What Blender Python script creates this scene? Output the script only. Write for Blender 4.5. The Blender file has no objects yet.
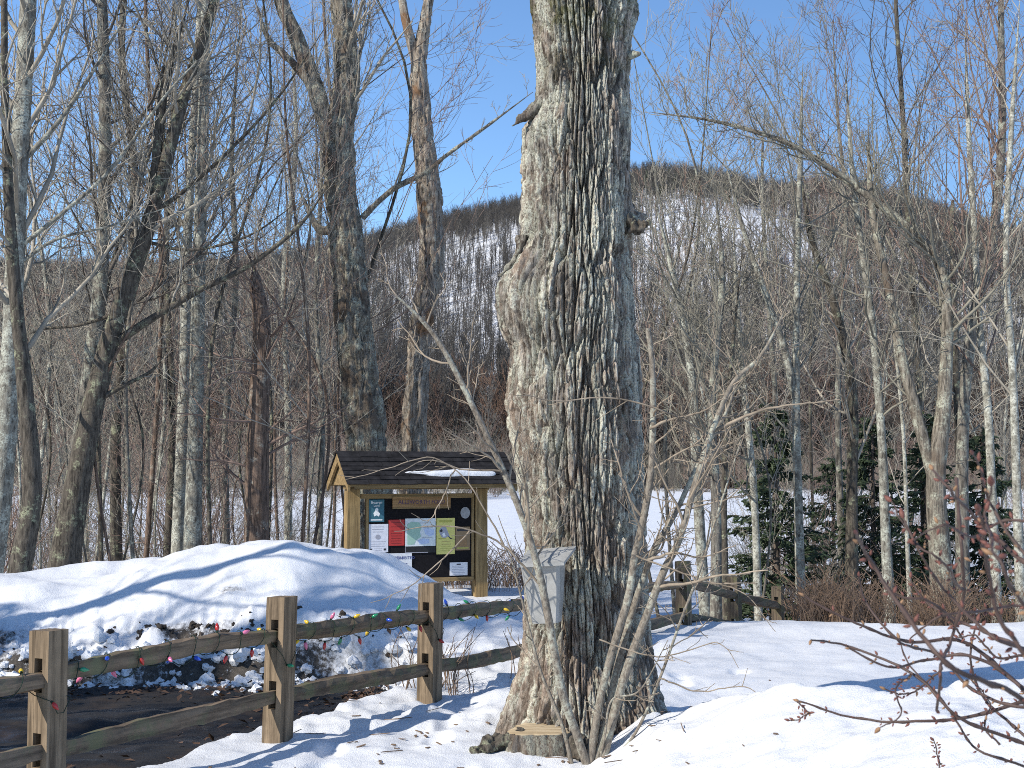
import bpy, math, random
import numpy as np
from mathutils import Vector, Matrix

SC = bpy.context.scene
COL = SC.collection
PI = math.pi

# ------------------------------------------------------------------ camera
F = 1400.0                      # focal length in pixels at 1024 wide
CAM_H = 1.6
HORIZON = 468.0
PITCH = math.atan((HORIZON - 384.0) / F)
cam_d = bpy.data.cameras.new('camera')
cam = bpy.data.objects.new('camera', cam_d)
COL.objects.link(cam)
cam.location = (0, 0, CAM_H)
cam.rotation_euler = (PI / 2 + PITCH, 0, 0)
cam_d.sensor_width = 36.0
cam_d.lens = F / 1024.0 * 36.0
cam_d.clip_start = 0.05
cam_d.clip_end = 6000
cam_d.dof.use_dof = True
cam_d.dof.focus_distance = 11.0
cam_d.dof.aperture_fstop = 17.0
SC.camera = cam
# ------------------------------------------------------------------ world, sun, exposure
SUN_AZ = Vector((-0.80, -0.60, 0)).normalized()
SUN_EL = math.radians(35)
to_sun = Vector((SUN_AZ.x * math.cos(SUN_EL), SUN_AZ.y * math.cos(SUN_EL), math.sin(SUN_EL)))
world = bpy.data.worlds.new('World')
SC.world = world
world.use_nodes = True
wn = world.node_tree
bg = wn.nodes['Background']
sky = wn.nodes.new('ShaderNodeTexSky')
sky.sky_type = 'NISHITA'
sky.sun_disc = False
sky.sun_elevation = SUN_EL
sky.sun_rotation = math.atan2(-SUN_AZ.x, SUN_AZ.y)
sky.altitude = 0
sky.air_density = 1.0
sky.dust_density = 0.1
sky.ozone_density = 7.0
wn.links.new(sky.outputs[0], bg.inputs[0])
bg.inputs[1].default_value = 0.15
sun_d = bpy.data.lights.new('sun', 'SUN')
sun_d.energy = 5.0
sun_d.angle = math.radians(0.55)
sun_d.color = (1.0, 0.95, 0.87)
sun = bpy.data.objects.new('sun', sun_d)
COL.objects.link(sun)
sun.location = to_sun * 60
sun.rotation_euler = (-to_sun).to_track_quat('-Z', 'Y').to_euler()
SC.view_settings.view_transform = 'Standard'
SC.view_settings.look = 'None'
SC.view_settings.exposure = 0.32
SC.view_settings.gamma = 1.0
SC.view_settings.use_curve_mapping = False
SC.render.engine = 'CYCLES'
SC.cycles.use_denoising = False
SC.cycles.denoiser = 'OPENIMAGEDENOISE'
SC.cycles.denoising_input_passes = 'RGB_ALBEDO_NORMAL'
SC.cycles.max_bounces = 6
SC.cycles.diffuse_bounces = 3
SC.cycles.filter_width = 0.95


# ------------------------------------------------------------------ helpers: numbers
def P(px, py, Y):
    """the world point at depth Y that the photo shows at pixel (px, py)"""
    u = (px - 512.0) / F
    v = (384.0 - py) / F
    c, s = math.cos(PITCH), math.sin(PITCH)
    d = np.array([u, c - v * s, s + v * c])
    return np.array([0, 0, CAM_H]) + d * (Y / d[1])


def smooth(a, b, x):
    t = np.clip((np.asarray(x, float) - a) / (b - a), 0, 1)
    return t * t * (3 - 2 * t)


def _hash(ix, iy, iz, seed):
    h = (ix.astype(np.int64) * 374761393 + iy.astype(np.int64) * 668265263 + iz.astype(np.int64) * 2147483647 + seed * 1274126177) & 0xFFFFFFFF
    h = ((h ^ (h >> 13)) * 1274126177) & 0xFFFFFFFF
    h = ((h ^ (h >> 15)) * 2246822519) & 0xFFFFFFFF
    h = h ^ (h >> 16)
    return h.astype(np.float64) / 2147483648.0 - 1.0


def vnoise(x, y, z=None, seed=0):
    x = np.asarray(x, float); y = np.asarray(y, float)
    z = np.zeros_like(x) if z is None else np.asarray(z, float)
    ix, iy, iz = np.floor(x), np.floor(y), np.floor(z)
    fx, fy, fz = x - ix, y - iy, z - iz
    fx = fx * fx * (3 - 2 * fx); fy = fy * fy * (3 - 2 * fy); fz = fz * fz * (3 - 2 * fz)
    r = 0
    for dx in (0, 1):
        wx = fx if dx else 1 - fx
        for dy in (0, 1):
            wy = fy if dy else 1 - fy
            for dz in (0, 1):
                wz = fz if dz else 1 - fz
                r = r + wx * wy * wz * _hash(ix + dx, iy + dy, iz + dz, seed)
    return r


def fbm(x, y, z=None, oct=4, seed=0):
    x = np.asarray(x, float); y = np.asarray(y, float)
    a, r = 1.0, 0
    for i in range(oct):
        r = r + a * vnoise(x, y, z, seed + i * 17)
        x = x * 2.03 + 3.1; y = y * 2.03 + 1.7
        if z is not None:
            z = np.asarray(z, float) * 2.03
        a *= 0.5
    return r


def worley(u, v, seed=0):
    iu, iv = np.floor(u), np.floor(v)
    f1 = np.full(u.shape, 9.0); f2 = np.full(u.shape, 9.0); idv = np.zeros(u.shape)
    for du in (-1, 0, 1):
        for dv in (-1, 0, 1):
            a, b = iu + du, iv + dv
            hx = 0.5 + 0.45 * _hash(a, b, b * 0, seed); hy = 0.5 + 0.45 * _hash(a, b, b * 0 + 1, seed)
            d = np.sqrt((a + hx - u) ** 2 + (b + hy - v) ** 2)
            hid = _hash(a, b, b * 0 + 2, seed)
            c = d < f1
            f2 = np.where(c, f1, np.minimum(f2, d))
            idv = np.where(c, hid, idv)
            f1 = np.where(c, d, f1)
    return f1, f2, idv


# ------------------------------------------------------------------ helpers: meshes
def make_mesh(name, V, faces, mats=None, midx=None, smooth_shade=True):
    """faces: list of int arrays (n,3) or (n,4)"""
    me = bpy.data.meshes.new(name)
    V = np.ascontiguousarray(V, dtype=np.float32).reshape(-1, 3)
    me.vertices.add(len(V))
    me.vertices.foreach_set('co', V.ravel())
    fl = [np.asarray(f, dtype=np.int32) for f in faces if len(f)]
    nl = sum(f.size for f in fl); nf = sum(len(f) for f in fl)
    me.loops.add(nl); me.polygons.add(nf)
    me.loops.foreach_set('vertex_index', np.concatenate([f.ravel() for f in fl]))
    starts = []; s = 0
    for f in fl:
        k = f.shape[1]
        starts.append(np.arange(len(f), dtype=np.int32) * k + s); s += f.size
    me.polygons.foreach_set('loop_start', np.concatenate(starts))
    if midx is not None:
        me.polygons.foreach_set('material_index', np.asarray(midx, dtype=np.int32))
    me.polygons.foreach_set('use_smooth', np.full(nf, smooth_shade, dtype=bool))
    me.update(calc_edges=True)
    me.validate()
    if mats is not None:
        for m in (mats if isinstance(mats, (list, tuple)) else [mats]):
            me.materials.append(m)
    return me


ORG = {}


def thing(name, label, cat, loc=(0, 0, 0), group=None, rotz=0):
    o = bpy.data.objects.new(name, None)
    o.empty_display_size = 0.2
    COL.objects.link(o)
    o.location = loc
    o.rotation_euler = (0, 0, rotz)
    tag(o, label, cat, group)
    ORG[o.name] = np.array(loc, float)
    return o


def tag(o, label=None, cat=None, group=None, kind=None):
    if label: o['label'] = label
    if cat: o['category'] = cat
    if group: o['group'] = group
    if kind: o['kind'] = kind
    return o


def link(name, me, parent=None, loc=None):
    o = bpy.data.objects.new(name, me)
    COL.objects.link(o)
    if parent is not None:
        o.parent = parent
    if loc is not None:
        o.location = loc
    return o


def wpart(name, V, faces, mat, parent, smooth_shade=True):
    """a child mesh whose vertices are given in world space; the parent is an unrotated Empty (or a child of one)"""
    root = parent
    while root.parent is not None:
        root = root.parent
    V = np.asarray(V, float).reshape(-1, 3) - ORG[root.name]
    return link(name, make_mesh(name, V, faces, mat, smooth_shade=smooth_shade), parent)


class MB:
    """collects shapes, builds one mesh"""
    def __init__(s):
        s.V = []; s.Q = []; s.T = []; s.n = 0

    def add(s, V, Q=None, T=None):
        V = np.asarray(V, float).reshape(-1, 3)
        s.V.append(V)
        if Q is not None and len(Q): s.Q.append(np.asarray(Q) + s.n)
        if T is not None and len(T): s.T.append(np.asarray(T) + s.n)
        s.n += len(V)
        return s

    def box(s, x0, x1, y0, y1, z0, z1, jit=0, rng=None):
        V = np.array([[x, y, z] for z in (z0, z1) for y in (y0, y1) for x in (x0, x1)], float)
        if jit: V = V + rng.uniform(-jit, jit, V.shape)
        return s.add(V, [[0, 2, 3, 1], [4, 5, 7, 6], [0, 1, 5, 4], [1, 3, 7, 5], [3, 2, 6, 7], [2, 0, 4, 6]])

    def tube(s, Pn, Rn, sides=6):
        V, Q = tubes(Pn, Rn, sides)
        return s.add(V, Q)

    def verts(s):
        return np.concatenate(s.V)

    def faces(s):
        f = []
        if s.Q: f.append(np.concatenate(s.Q))
        if s.T: f.append(np.concatenate(s.T))
        return f

    def mesh(s, name, mat, smooth_shade=False):
        return make_mesh(name, s.verts(), s.faces(), mat, smooth_shade=smooth_shade)


def tubes(Pn, Rn, sides):
    Pn = np.asarray(Pn, float); Rn = np.asarray(Rn, float)
    if Pn.ndim == 2:
        Pn = Pn[None]; Rn = Rn[None]
    n, k, _ = Pn.shape
    T = np.gradient(Pn, axis=1)
    T /= np.linalg.norm(T, axis=2, keepdims=True) + 1e-9
    mT = T.mean(axis=1)
    alt = np.where(np.abs(mT[:, 2:3]) < 0.8, np.array([[0, 0, 1.0]]), np.array([[1.0, 0, 0]]))
    ref = np.cross(mT, alt)
    ref /= np.linalg.norm(ref, axis=1, keepdims=True) + 1e-9
    A = ref[:, None, :] - T * (T * ref[:, None, :]).sum(2, keepdims=True)
    A /= np.linalg.norm(A, axis=2, keepdims=True) + 1e-9
    B = np.cross(T, A)
    a = np.arange(sides) * 2 * PI / sides
    V = Pn[:, :, None, :] + Rn[:, :, None, None] * (np.cos(a)[None, None, :, None] * A[:, :, None, :] + np.sin(a)[None, None, :, None] * B[:, :, None, :])
    i = np.arange(n)[:, None, None] * (k * sides)
    j = np.arange(k - 1)[None, :, None] * sides
    m = np.arange(sides)[None, None, :]
    m2 = (m + 1) % sides
    q = np.stack([i + j + m, i + j + m2, i + j + sides + m2, i + j + sides + m], axis=-1).reshape(-1, 4)
    return V.reshape(-1, 3), q


def resample(pts, n, vals=None):
    """Catmull-Rom through pts, n points; vals interpolated alike"""
    pts = np.asarray(pts, float)
    m = len(pts)
    ext = np.vstack([2 * pts[0] - pts[1], pts, 2 * pts[-1] - pts[-2]])
    seg = np.linalg.norm(np.diff(pts, axis=0), axis=1)
    cum = np.concatenate([[0], np.cumsum(seg)])
    s = np.linspace(0, cum[-1], n)
    idx = np.clip(np.searchsorted(cum, s, side='right') - 1, 0, m - 2)
    t = ((s - cum[idx]) / np.maximum(seg[idx], 1e-9))[:, None]
    p0, p1, p2, p3 = ext[idx], ext[idx + 1], ext[idx + 2], ext[idx + 3]
    out = 0.5 * ((2 * p1) + (-p0 + p2) * t + (2 * p0 - 5 * p1 + 4 * p2 - p3) * t ** 2 + (-p0 + 3 * p1 - 3 * p2 + p3) * t ** 3)
    if vals is None:
        return out
    return out, np.interp(s, cum, vals)


def kids(Pp, Rp, rng, m, trange, ang, length, k=5, up=0.15, wig=0.18, rf=0.6, rmin=0.003, tip=0.35, taper_len=0.5):
    """m children per parent branch; returns points (n*m,k,3), radii"""
    n, kp, _ = Pp.shape
    plen = np.linalg.norm(np.diff(Pp, axis=1), axis=2).sum(1)
    strat = (np.arange(m)[None, :] + rng.random((n, m))) / m
    t = trange[0] + (trange[1] - trange[0]) * strat
    f = t * (kp - 1)
    i = np.clip(f.astype(int), 0, kp - 2)
    fr = (f - i)[..., None]
    ar = np.arange(n)[:, None]
    pos = Pp[ar, i] * (1 - fr) + Pp[ar, i + 1] * fr
    rad = Rp[ar, i] * (1 - fr[..., 0]) + Rp[ar, i + 1] * fr[..., 0]
    T = Pp[ar, i + 1] - Pp[ar, i]
    T /= np.linalg.norm(T, axis=2, keepdims=True) + 1e-9
    q = rng.normal(size=(n, m, 3))
    q -= T * (q * T).sum(2, keepdims=True)
    q /= np.linalg.norm(q, axis=2, keepdims=True) + 1e-9
    a = rng.uniform(ang[0], ang[1], (n, m, 1))
    d = np.cos(a) * T + np.sin(a) * q
    if callable(length):
        L = length(t, plen[:, None])
    else:
        L = plen[:, None] * rng.uniform(length[0], length[1], (n, m)) * (1 - taper_len * (t - trange[0]) / (trange[1] - trange[0] + 1e-9))
    pos = pos.reshape(-1, 3); d = d.reshape(-1, 3); L = L.reshape(-1); rad = rad.reshape(-1)
    N = n * m
    out = np.zeros((N, k, 3)); out[:, 0] = pos
    p = pos.copy()
    for j in range(1, k):
        d = d + rng.normal(size=(N, 3)) * wig + np.array([0, 0, up])
        d /= np.linalg.norm(d, axis=1, keepdims=True)
        p = p + d * (L / (k - 1))[:, None]
        out[:, j] = p
    r0 = np.maximum(rad * rf, rmin)
    r0 = np.minimum(r0, np.maximum(L * 0.018, rmin))
    R = r0[:, None] * np.linspace(1, tip, k)[None]
    R = np.maximum(R, rmin * 0.6)
    return out, R


# ------------------------------------------------------------------ helpers: materials
def newmat(name):
    m = bpy.data.materials.new(name)
    m.use_nodes = True
    nt = m.node_tree
    return m, nt, nt.nodes['Principled BSDF']


def node(nt, typ, ins=None, **props):
    n = nt.nodes.new(typ)
    for k, v in props.items():
        setattr(n, k, v)
    for k, v in (ins or {}).items():
        if hasattr(v, 'links') or isinstance(v, bpy.types.NodeSocket):
            nt.links.new(v, n.inputs[k])
        else:
            n.inputs[k].default_value = v
    return n


def coords(nt, scale=(1, 1, 1), kind='Object'):
    tc = node(nt, 'ShaderNodeTexCoord')
    mp = node(nt, 'ShaderNodeMapping', {'Vector': tc.outputs[kind], 'Scale': scale})
    return mp.outputs[0]


def noise(nt, vec, scale, detail=4, rough=0.6, dist=0.0):
    return node(nt, 'ShaderNodeTexNoise', {'Vector': vec, 'Scale': scale, 'Detail': detail, 'Roughness': rough, 'Distortion': dist}).outputs['Fac']


def ramp(nt, fac, stops, interp='LINEAR'):
    r = node(nt, 'ShaderNodeValToRGB', {'Fac': fac})
    r.color_ramp.interpolation = interp
    el = r.color_ramp.elements
    while len(el) < len(stops): el.new(0.5)
    for e, (p, c) in zip(el, stops):
        e.position = p
        e.color = (c, c, c, 1) if not hasattr(c, '__len__') else (*c[:3], 1)
    return r.outputs['Color']


def mix(nt, fac, a, b, mode='MIX'):
    n = node(nt, 'ShaderNodeMix', data_type='RGBA', blend_type=mode)
    for k, v in (('Factor', fac), ('A', a), ('B', b)):
        s = [i for i in n.inputs if i.name == k and (i.type == 'RGBA' if k != 'Factor' else i.type == 'VALUE')][0]
        if isinstance(v, bpy.types.NodeSocket): nt.links.new(v, s)
        elif k == 'Factor': s.default_value = v
        else: s.default_value = (*v[:3], 1)
    return [o for o in n.outputs if o.type == 'RGBA'][0]


def bump(nt, bsdf, h, strength=0.5, dist=0.02):
    b = node(nt, 'ShaderNodeBump', {'Height': h, 'Strength': strength, 'Distance': dist})
    nt.links.new(b.outputs[0], bsdf.inputs['Normal'])


def setc(nt, bsdf, col, rough=0.85, spec=0.2):
    if isinstance(col, bpy.types.NodeSocket): nt.links.new(col, bsdf.inputs['Base Color'])
    else: bsdf.inputs['Base Color'].default_value = (*col[:3], 1)
    if isinstance(rough, bpy.types.NodeSocket): nt.links.new(rough, bsdf.inputs['Roughness'])
    else: bsdf.inputs['Roughness'].default_value = rough
    bsdf.inputs['Specular IOR Level'].default_value = spec


def bark_mat(name, dark, light, lichen, lich=0.5, scale=9.0, stretch=0.16, bstr=0.8, bdist=0.02, extra=None):
    m, nt, b = newmat(name)
    v = coords(nt, (1, 1, stretch))
    v1 = coords(nt)
    n1 = noise(nt, v, scale * 2.6, 8, 0.72, 0.4)
    c = ramp(nt, n1, [(0.36, dark), (0.6, light)])
    n2 = noise(nt, v1, 5.5, 7, 0.75)
    msk = ramp(nt, n2, [(0.62 - lich * 0.25, 0.0), (0.68 - lich * 0.18, 1.0)])
    n3 = noise(nt, v1, 40, 4, 0.7)
    msk2 = node(nt, 'ShaderNodeMath', {0: msk, 1: ramp(nt, n3, [(0.40, 0.0), (0.54, 1.0)])}, operation='MULTIPLY').outputs[0]
    c = mix(nt, msk2, c, lichen)
    if extra:
        n4 = noise(nt, v1, 1.7, 3, 0.5)
        c = mix(nt, ramp(nt, n4, [(0.56, 0.0), (0.64, 1.0)]), c, extra)
    setc(nt, b, c, 0.9, 0.15)
    bump(nt, b, n1, bstr, bdist)
    return m


def plain_mat(name, col, var=0.25, scale=12, rough=0.8, spec=0.25, bstr=0.2, stretch=(1, 1, 1)):
    m, nt, b = newmat(name)
    v = coords(nt, stretch)
    n1 = noise(nt, v, scale, 5, 0.6)
    lo = [c * (1 - var) for c in col]; hi = [min(1, c * (1 + var)) for c in col]
    setc(nt, b, ramp(nt, n1, [(0.3, lo), (0.7, hi)]), rough, spec)
    if bstr: bump(nt, b, n1, bstr, 0.01)
    return m


M = {}
M['bark_pale'] = bark_mat('pale lichen bark', (0.055, 0.05, 0.042), (0.25, 0.235, 0.195), (0.42, 0.43, 0.36), 0.6, 10, 0.3)
M['bark_white'] = bark_mat('whitish bark', (0.09, 0.085, 0.07), (0.30, 0.285, 0.235), (0.48, 0.48, 0.41), 0.65, 8, 0.6)
M['bark_grey'] = bark_mat('grey bark', (0.04, 0.035, 0.03), (0.20, 0.18, 0.15), (0.33, 0.34, 0.27), 0.45, 11, 0.2)
M['bark_dark'] = bark_mat('dark mossy bark', (0.022, 0.019, 0.016), (0.12, 0.103, 0.082), (0.26, 0.27, 0.18), 0.35, 11, 0.2)
M['bark_red'] = bark_mat('reddish brown bark', (0.04, 0.03, 0.024), (0.20, 0.14, 0.105), (0.30, 0.27, 0.22), 0.3, 12, 0.12)
M['bark_rough'] = bark_mat('shaggy maple bark', (0.045, 0.038, 0.03), (0.27, 0.235, 0.185), (0.40, 0.40, 0.31), 0.5, 13, 0.12, 1.0, 0.03, (0.13, 0.10, 0.075))
M['bark_dead'] = bark_mat('dead tree bark', (0.06, 0.046, 0.035), (0.37, 0.31, 0.245), (0.42, 0.40, 0.33), 0.4, 10, 0.1, 1.0, 0.03, (0.20, 0.12, 0.07))
M['twig_grey'] = plain_mat('grey twig', (0.285, 0.255, 0.205), 0.4, 3.0, 0.8)
M['twig_olive'] = plain_mat('olive twig', (0.20, 0.185, 0.145), 0.35, 3.0, 0.8)
M['twig_dark'] = plain_mat('dark twig', (0.10, 0.086, 0.072), 0.35, 3.0, 0.8)
M['twig_red'] = plain_mat('reddish twig', (0.205, 0.145, 0.115), 0.35, 3.0, 0.8)
M['needles'] = plain_mat('spruce needles', (0.042, 0.060, 0.030), 0.5, 6.0, 0.6, 0.3, 0)
M['spruce_bark'] = plain_mat('spruce bark', (0.10, 0.08, 0.065), 0.4, 14)


def maple_bark():
    m, nt, b = newmat('old maple bark')
    v = coords(nt, (1, 1, 0.10)); v1 = coords(nt)
    n1 = noise(nt, v, 46, 8, 0.72, 0.5)
    c = ramp(nt, n1, [(0.39, (0.05, 0.043, 0.037)), (0.49, (0.19, 0.167, 0.14)), (0.60, (0.40, 0.37, 0.32))])  # dark stops paint vertical streaks that imitate shadowed cracks
    # reddish weathered plates
    nr = noise(nt, coords(nt, (1, 1, 0.4)), 4.5, 6, 0.75)
    sep = node(nt, 'ShaderNodeSeparateXYZ', {0: v1})
    low = ramp(nt, node(nt, 'ShaderNodeMath', {0: sep.outputs[2], 1: 6.0}, operation='DIVIDE').outputs[0], [(0.30, 0.10), (0.50, 0.0)])
    nr = node(nt, 'ShaderNodeMath', {0: nr, 1: low}, operation='ADD').outputs[0]
    c = mix(nt, ramp(nt, nr, [(0.505, 0.0), (0.61, 0.65)]), c, mix(nt, ramp(nt, n1, [(0.3, 0.0), (0.7, 1.0)]), (0.10, 0.07, 0.052), (0.35, 0.275, 0.215)))
    # grey green lichen crust
    nl = noise(nt, coords(nt, (1, 1, 0.5)), 7.0, 8, 0.8, 0.4)
    fine = noise(nt, v1, 75, 5, 0.75)
    lm = node(nt, 'ShaderNodeMath', {0: ramp(nt, nl, [(0.47, 0.0), (0.54, 1.0)]), 1: ramp(nt, fine, [(0.40, 0.0), (0.52, 0.95)])}, operation='MULTIPLY').outputs[0]
    c = mix(nt, lm, c, mix(nt, noise(nt, v1, 40, 3), (0.34, 0.355, 0.28), (0.62, 0.62, 0.53)))
    at = node(nt, 'ShaderNodeAttribute', attribute_name='plate')
    c = mix(nt, 1.0, c, ramp(nt, at.outputs['Fac'], [(0.1, (0.62, 0.60, 0.58)), (0.5, (0.95, 0.95, 0.95)), (0.9, (1.25, 1.2, 1.15))]), 'MULTIPLY')
    # moss round the old wound at the top
    mz = ramp(nt, node(nt, 'ShaderNodeMath', {0: sep.outputs[2], 1: 6.0}, operation='DIVIDE').outputs[0], [(0.68, 0.0), (0.76, 1.0)])
    mm = node(nt, 'ShaderNodeMath', {0: mz, 1: ramp(nt, noise(nt, v1, 6, 5, 0.7), [(0.48, 0.0), (0.6, 0.8)])}, operation='MULTIPLY').outputs[0]
    c = mix(nt, mm, c, (0.085, 0.085, 0.03))
    # charcoal stains, also standing in for shade inside the bark cracks
    nd = noise(nt, coords(nt, (1, 1, 0.3)), 8, 6, 0.7)
    c = mix(nt, ramp(nt, nd, [(0.58, 0.0), (0.66, 0.75)]), c, (0.075, 0.075, 0.075))
    setc(nt, b, c, 0.92, 0.12)
    bump(nt, b, mix(nt, 0.5, n1, fine), 1.0, 0.02)
    return m


M['maple'] = maple_bark()


def snow_mat(name, dirt=True):
    m, nt, b = newmat(name)
    v = coords(nt)
    base = ramp(nt, noise(nt, v, 0.9, 4), [(0.3, (0.60, 0.61, 0.625)), (0.7, (0.71, 0.715, 0.72))])
    if dirt:
        at = node(nt, 'ShaderNodeAttribute', attribute_name='dirt')
        grit = noise(nt, v, 22, 6, 0.75)
        dn = node(nt, 'ShaderNodeMath', {0: at.outputs['Fac'], 1: ramp(nt, grit, [(0.3, 0.35), (0.65, 1.3)])}, operation='MULTIPLY').outputs[0]
        f = ramp(nt, dn, [(0.25, 0.0), (0.62, 1.0)])
        soil = ramp(nt, noise(nt, v, 30, 5, 0.7), [(0.3, (0.025, 0.022, 0.018)), (0.7, (0.09, 0.075, 0.06))])
        base = mix(nt, f, base, soil)
    setc(nt, b, base, 0.55, 0.25)
    h = mix(nt, 0.35, noise(nt, v, 9, 6, 0.6), noise(nt, v, 120, 3, 0.6))
    bump(nt, b, h, 0.5, 0.045)
    return m


M['snow'] = snow_mat('snow')
M['snow_plain'] = snow_mat('field snow', False)


def road_mat():
    m, nt, b = newmat('wet driveway')
    v = coords(nt)
    vs = coords(nt, (1.0, 3.2, 1))
    n1 = noise(nt, vs, 2.2, 6, 0.65)
    grit = noise(nt, v, 70, 4, 0.7)
    c = ramp(nt, n1, [(0.35, (0.008, 0.008, 0.008)), (0.6, (0.022, 0.020, 0.019))])
    c = mix(nt, ramp(nt, noise(nt, v, 3.2, 5, 0.7), [(0.52, 0.0), (0.66, 0.8)]), c, (0.038, 0.027, 0.020))
    c = mix(nt, ramp(nt, grit, [(0.64, 0.0), (0.74, 0.5)]), c, (0.11, 0.095, 0.08))
    r = ramp(nt, n1, [(0.38, 0.30), (0.6, 0.85)])
    setc(nt, b, c, r, 0.22)
    bump(nt, b, mix(nt, 0.5, n1, grit), 0.5, 0.02)
    return m


M['road'] = road_mat()


def wood_mat(name, dark, light, mossy=None, axis=0, scale=10, rough=0.8):
    m, nt, b = newmat(name)
    st = [1, 1, 1]; st[axis] = 0.06
    v = coords(nt, st)
    n1 = noise(nt, v, scale * 3, 6, 0.65, 0.3)
    c = ramp(nt, n1, [(0.38, dark), (0.60, light)])
    c = mix(nt, ramp(nt, noise(nt, coords(nt), 4, 5, 0.7), [(0.42, 0.0), (0.7, 0.5)]), c, dark)
    if mossy:
        c = mix(nt, ramp(nt, noise(nt, coords(nt), 5.5, 5, 0.7), [(0.5, 0.0), (0.64, 0.75)]), c, mossy)
    setc(nt, b, c, rough, 0.2)
    bump(nt, b, n1, 0.6, 0.006)
    return m


M['post'] = wood_mat('weathered fence wood', (0.085, 0.062, 0.040), (0.25, 0.185, 0.12), None, 2)
M['rail'] = wood_mat('weathered rail wood', (0.075, 0.055, 0.038), (0.21, 0.155, 0.105), (0.12, 0.125, 0.065), 0)
M['rail_v'] = wood_mat('old mossy post wood', (0.05, 0.04, 0.03), (0.15, 0.115, 0.08), (0.11, 0.115, 0.05), 2)
M['kiosk'] = wood_mat('yellow pine', (0.15, 0.10, 0.045), (0.31, 0.215, 0.10), None, 2)
M['kioskh'] = wood_mat('yellow pine board', (0.15, 0.10, 0.045), (0.29, 0.20, 0.095), None, 0)
M['signwood'] = wood_mat('carved sign wood', (0.20, 0.115, 0.05), (0.36, 0.22, 0.105), None, 0)
M['black'] = plain_mat('black felt board', (0.012, 0.011, 0.012), 0.3, 30, 0.95, 0.1)
M['shingle'] = plain_mat('black shingle', (0.018, 0.017, 0.018), 0.6, 9, 0.9, 0.15, 0.6)
M['cutwood'] = wood_mat('sawn wood', (0.36, 0.27, 0.16), (0.62, 0.51, 0.34), None, 0, 6)


def metal_mat():
    m, nt, b = newmat('dull galvanised metal')
    v = coords(nt)
    n1 = noise(nt, v, 14, 4, 0.6)
    setc(nt, b, ramp(nt, n1, [(0.3, (0.25, 0.25, 0.235)), (0.7, (0.38, 0.375, 0.355))]), ramp(nt, n1, [(0.3, 0.42), (0.7, 0.6)]), 0.5)
    b.inputs['Metallic'].default_value = 0.15
    bump(nt, b, noise(nt, v, 8, 3), 0.15, 0.02)
    return m


M['metal'] = metal_mat()
M['wire'] = plain_mat('green wire', (0.012, 0.028, 0.016), 0.2, 10, 0.5)


def paper(name, col, var=0.08):
    return plain_mat(name, col, var, 25, 0.6, 0.3, 0)


# ------------------------------------------------------------------ terrain
BX = np.array([-14, -9, -5.1, -4.0, -3.6, -3.1, -2.6, -2.1, -1.75, -1.4, -1.0, -0.6, -0.2, 0.4, 1.0])
BZ = np.array([0.35, 0.45, 0.50, 0.58, 0.70, 0.84, 0.92, 0.93, 0.87, 0.74, 0.52, 0.31, 0.18, 0.08, 0.0])


_r = np.random.default_rng(6)
FOOT = [(-0.55 + 0.28 * k + 0.12 * (-1) ** k, 8.2 + 0.42 * k * (1 if k < 5 else .9) + _r.uniform(-.05, .05)) for k in range(9)] + [(-0.9 + _r.uniform(-.25, .9), 7.6 + _r.uniform(-.3, 3.0)) for k in range(8)]


def road_sd(x, y):
    """positive inside the driveway"""
    xr = -2.06 + (y - 7.47) * 0.43 + 0.10 * vnoise(y * 1.3, x * 0.4, seed=5) + 0.05 * vnoise(y * 4.1, x * 2, seed=6)
    yb = 11.5 + 0.25 * vnoise(x * 0.9, y * 0.1, seed=7) + 0.12 * vnoise(x * 3.1, y * 0.6, seed=8)
    d1 = (xr - x) * 0.9
    d2 = yb - y
    d3 = (-0.75 - x)
    return np.minimum(np.minimum(d1, d2), d3)


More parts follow.
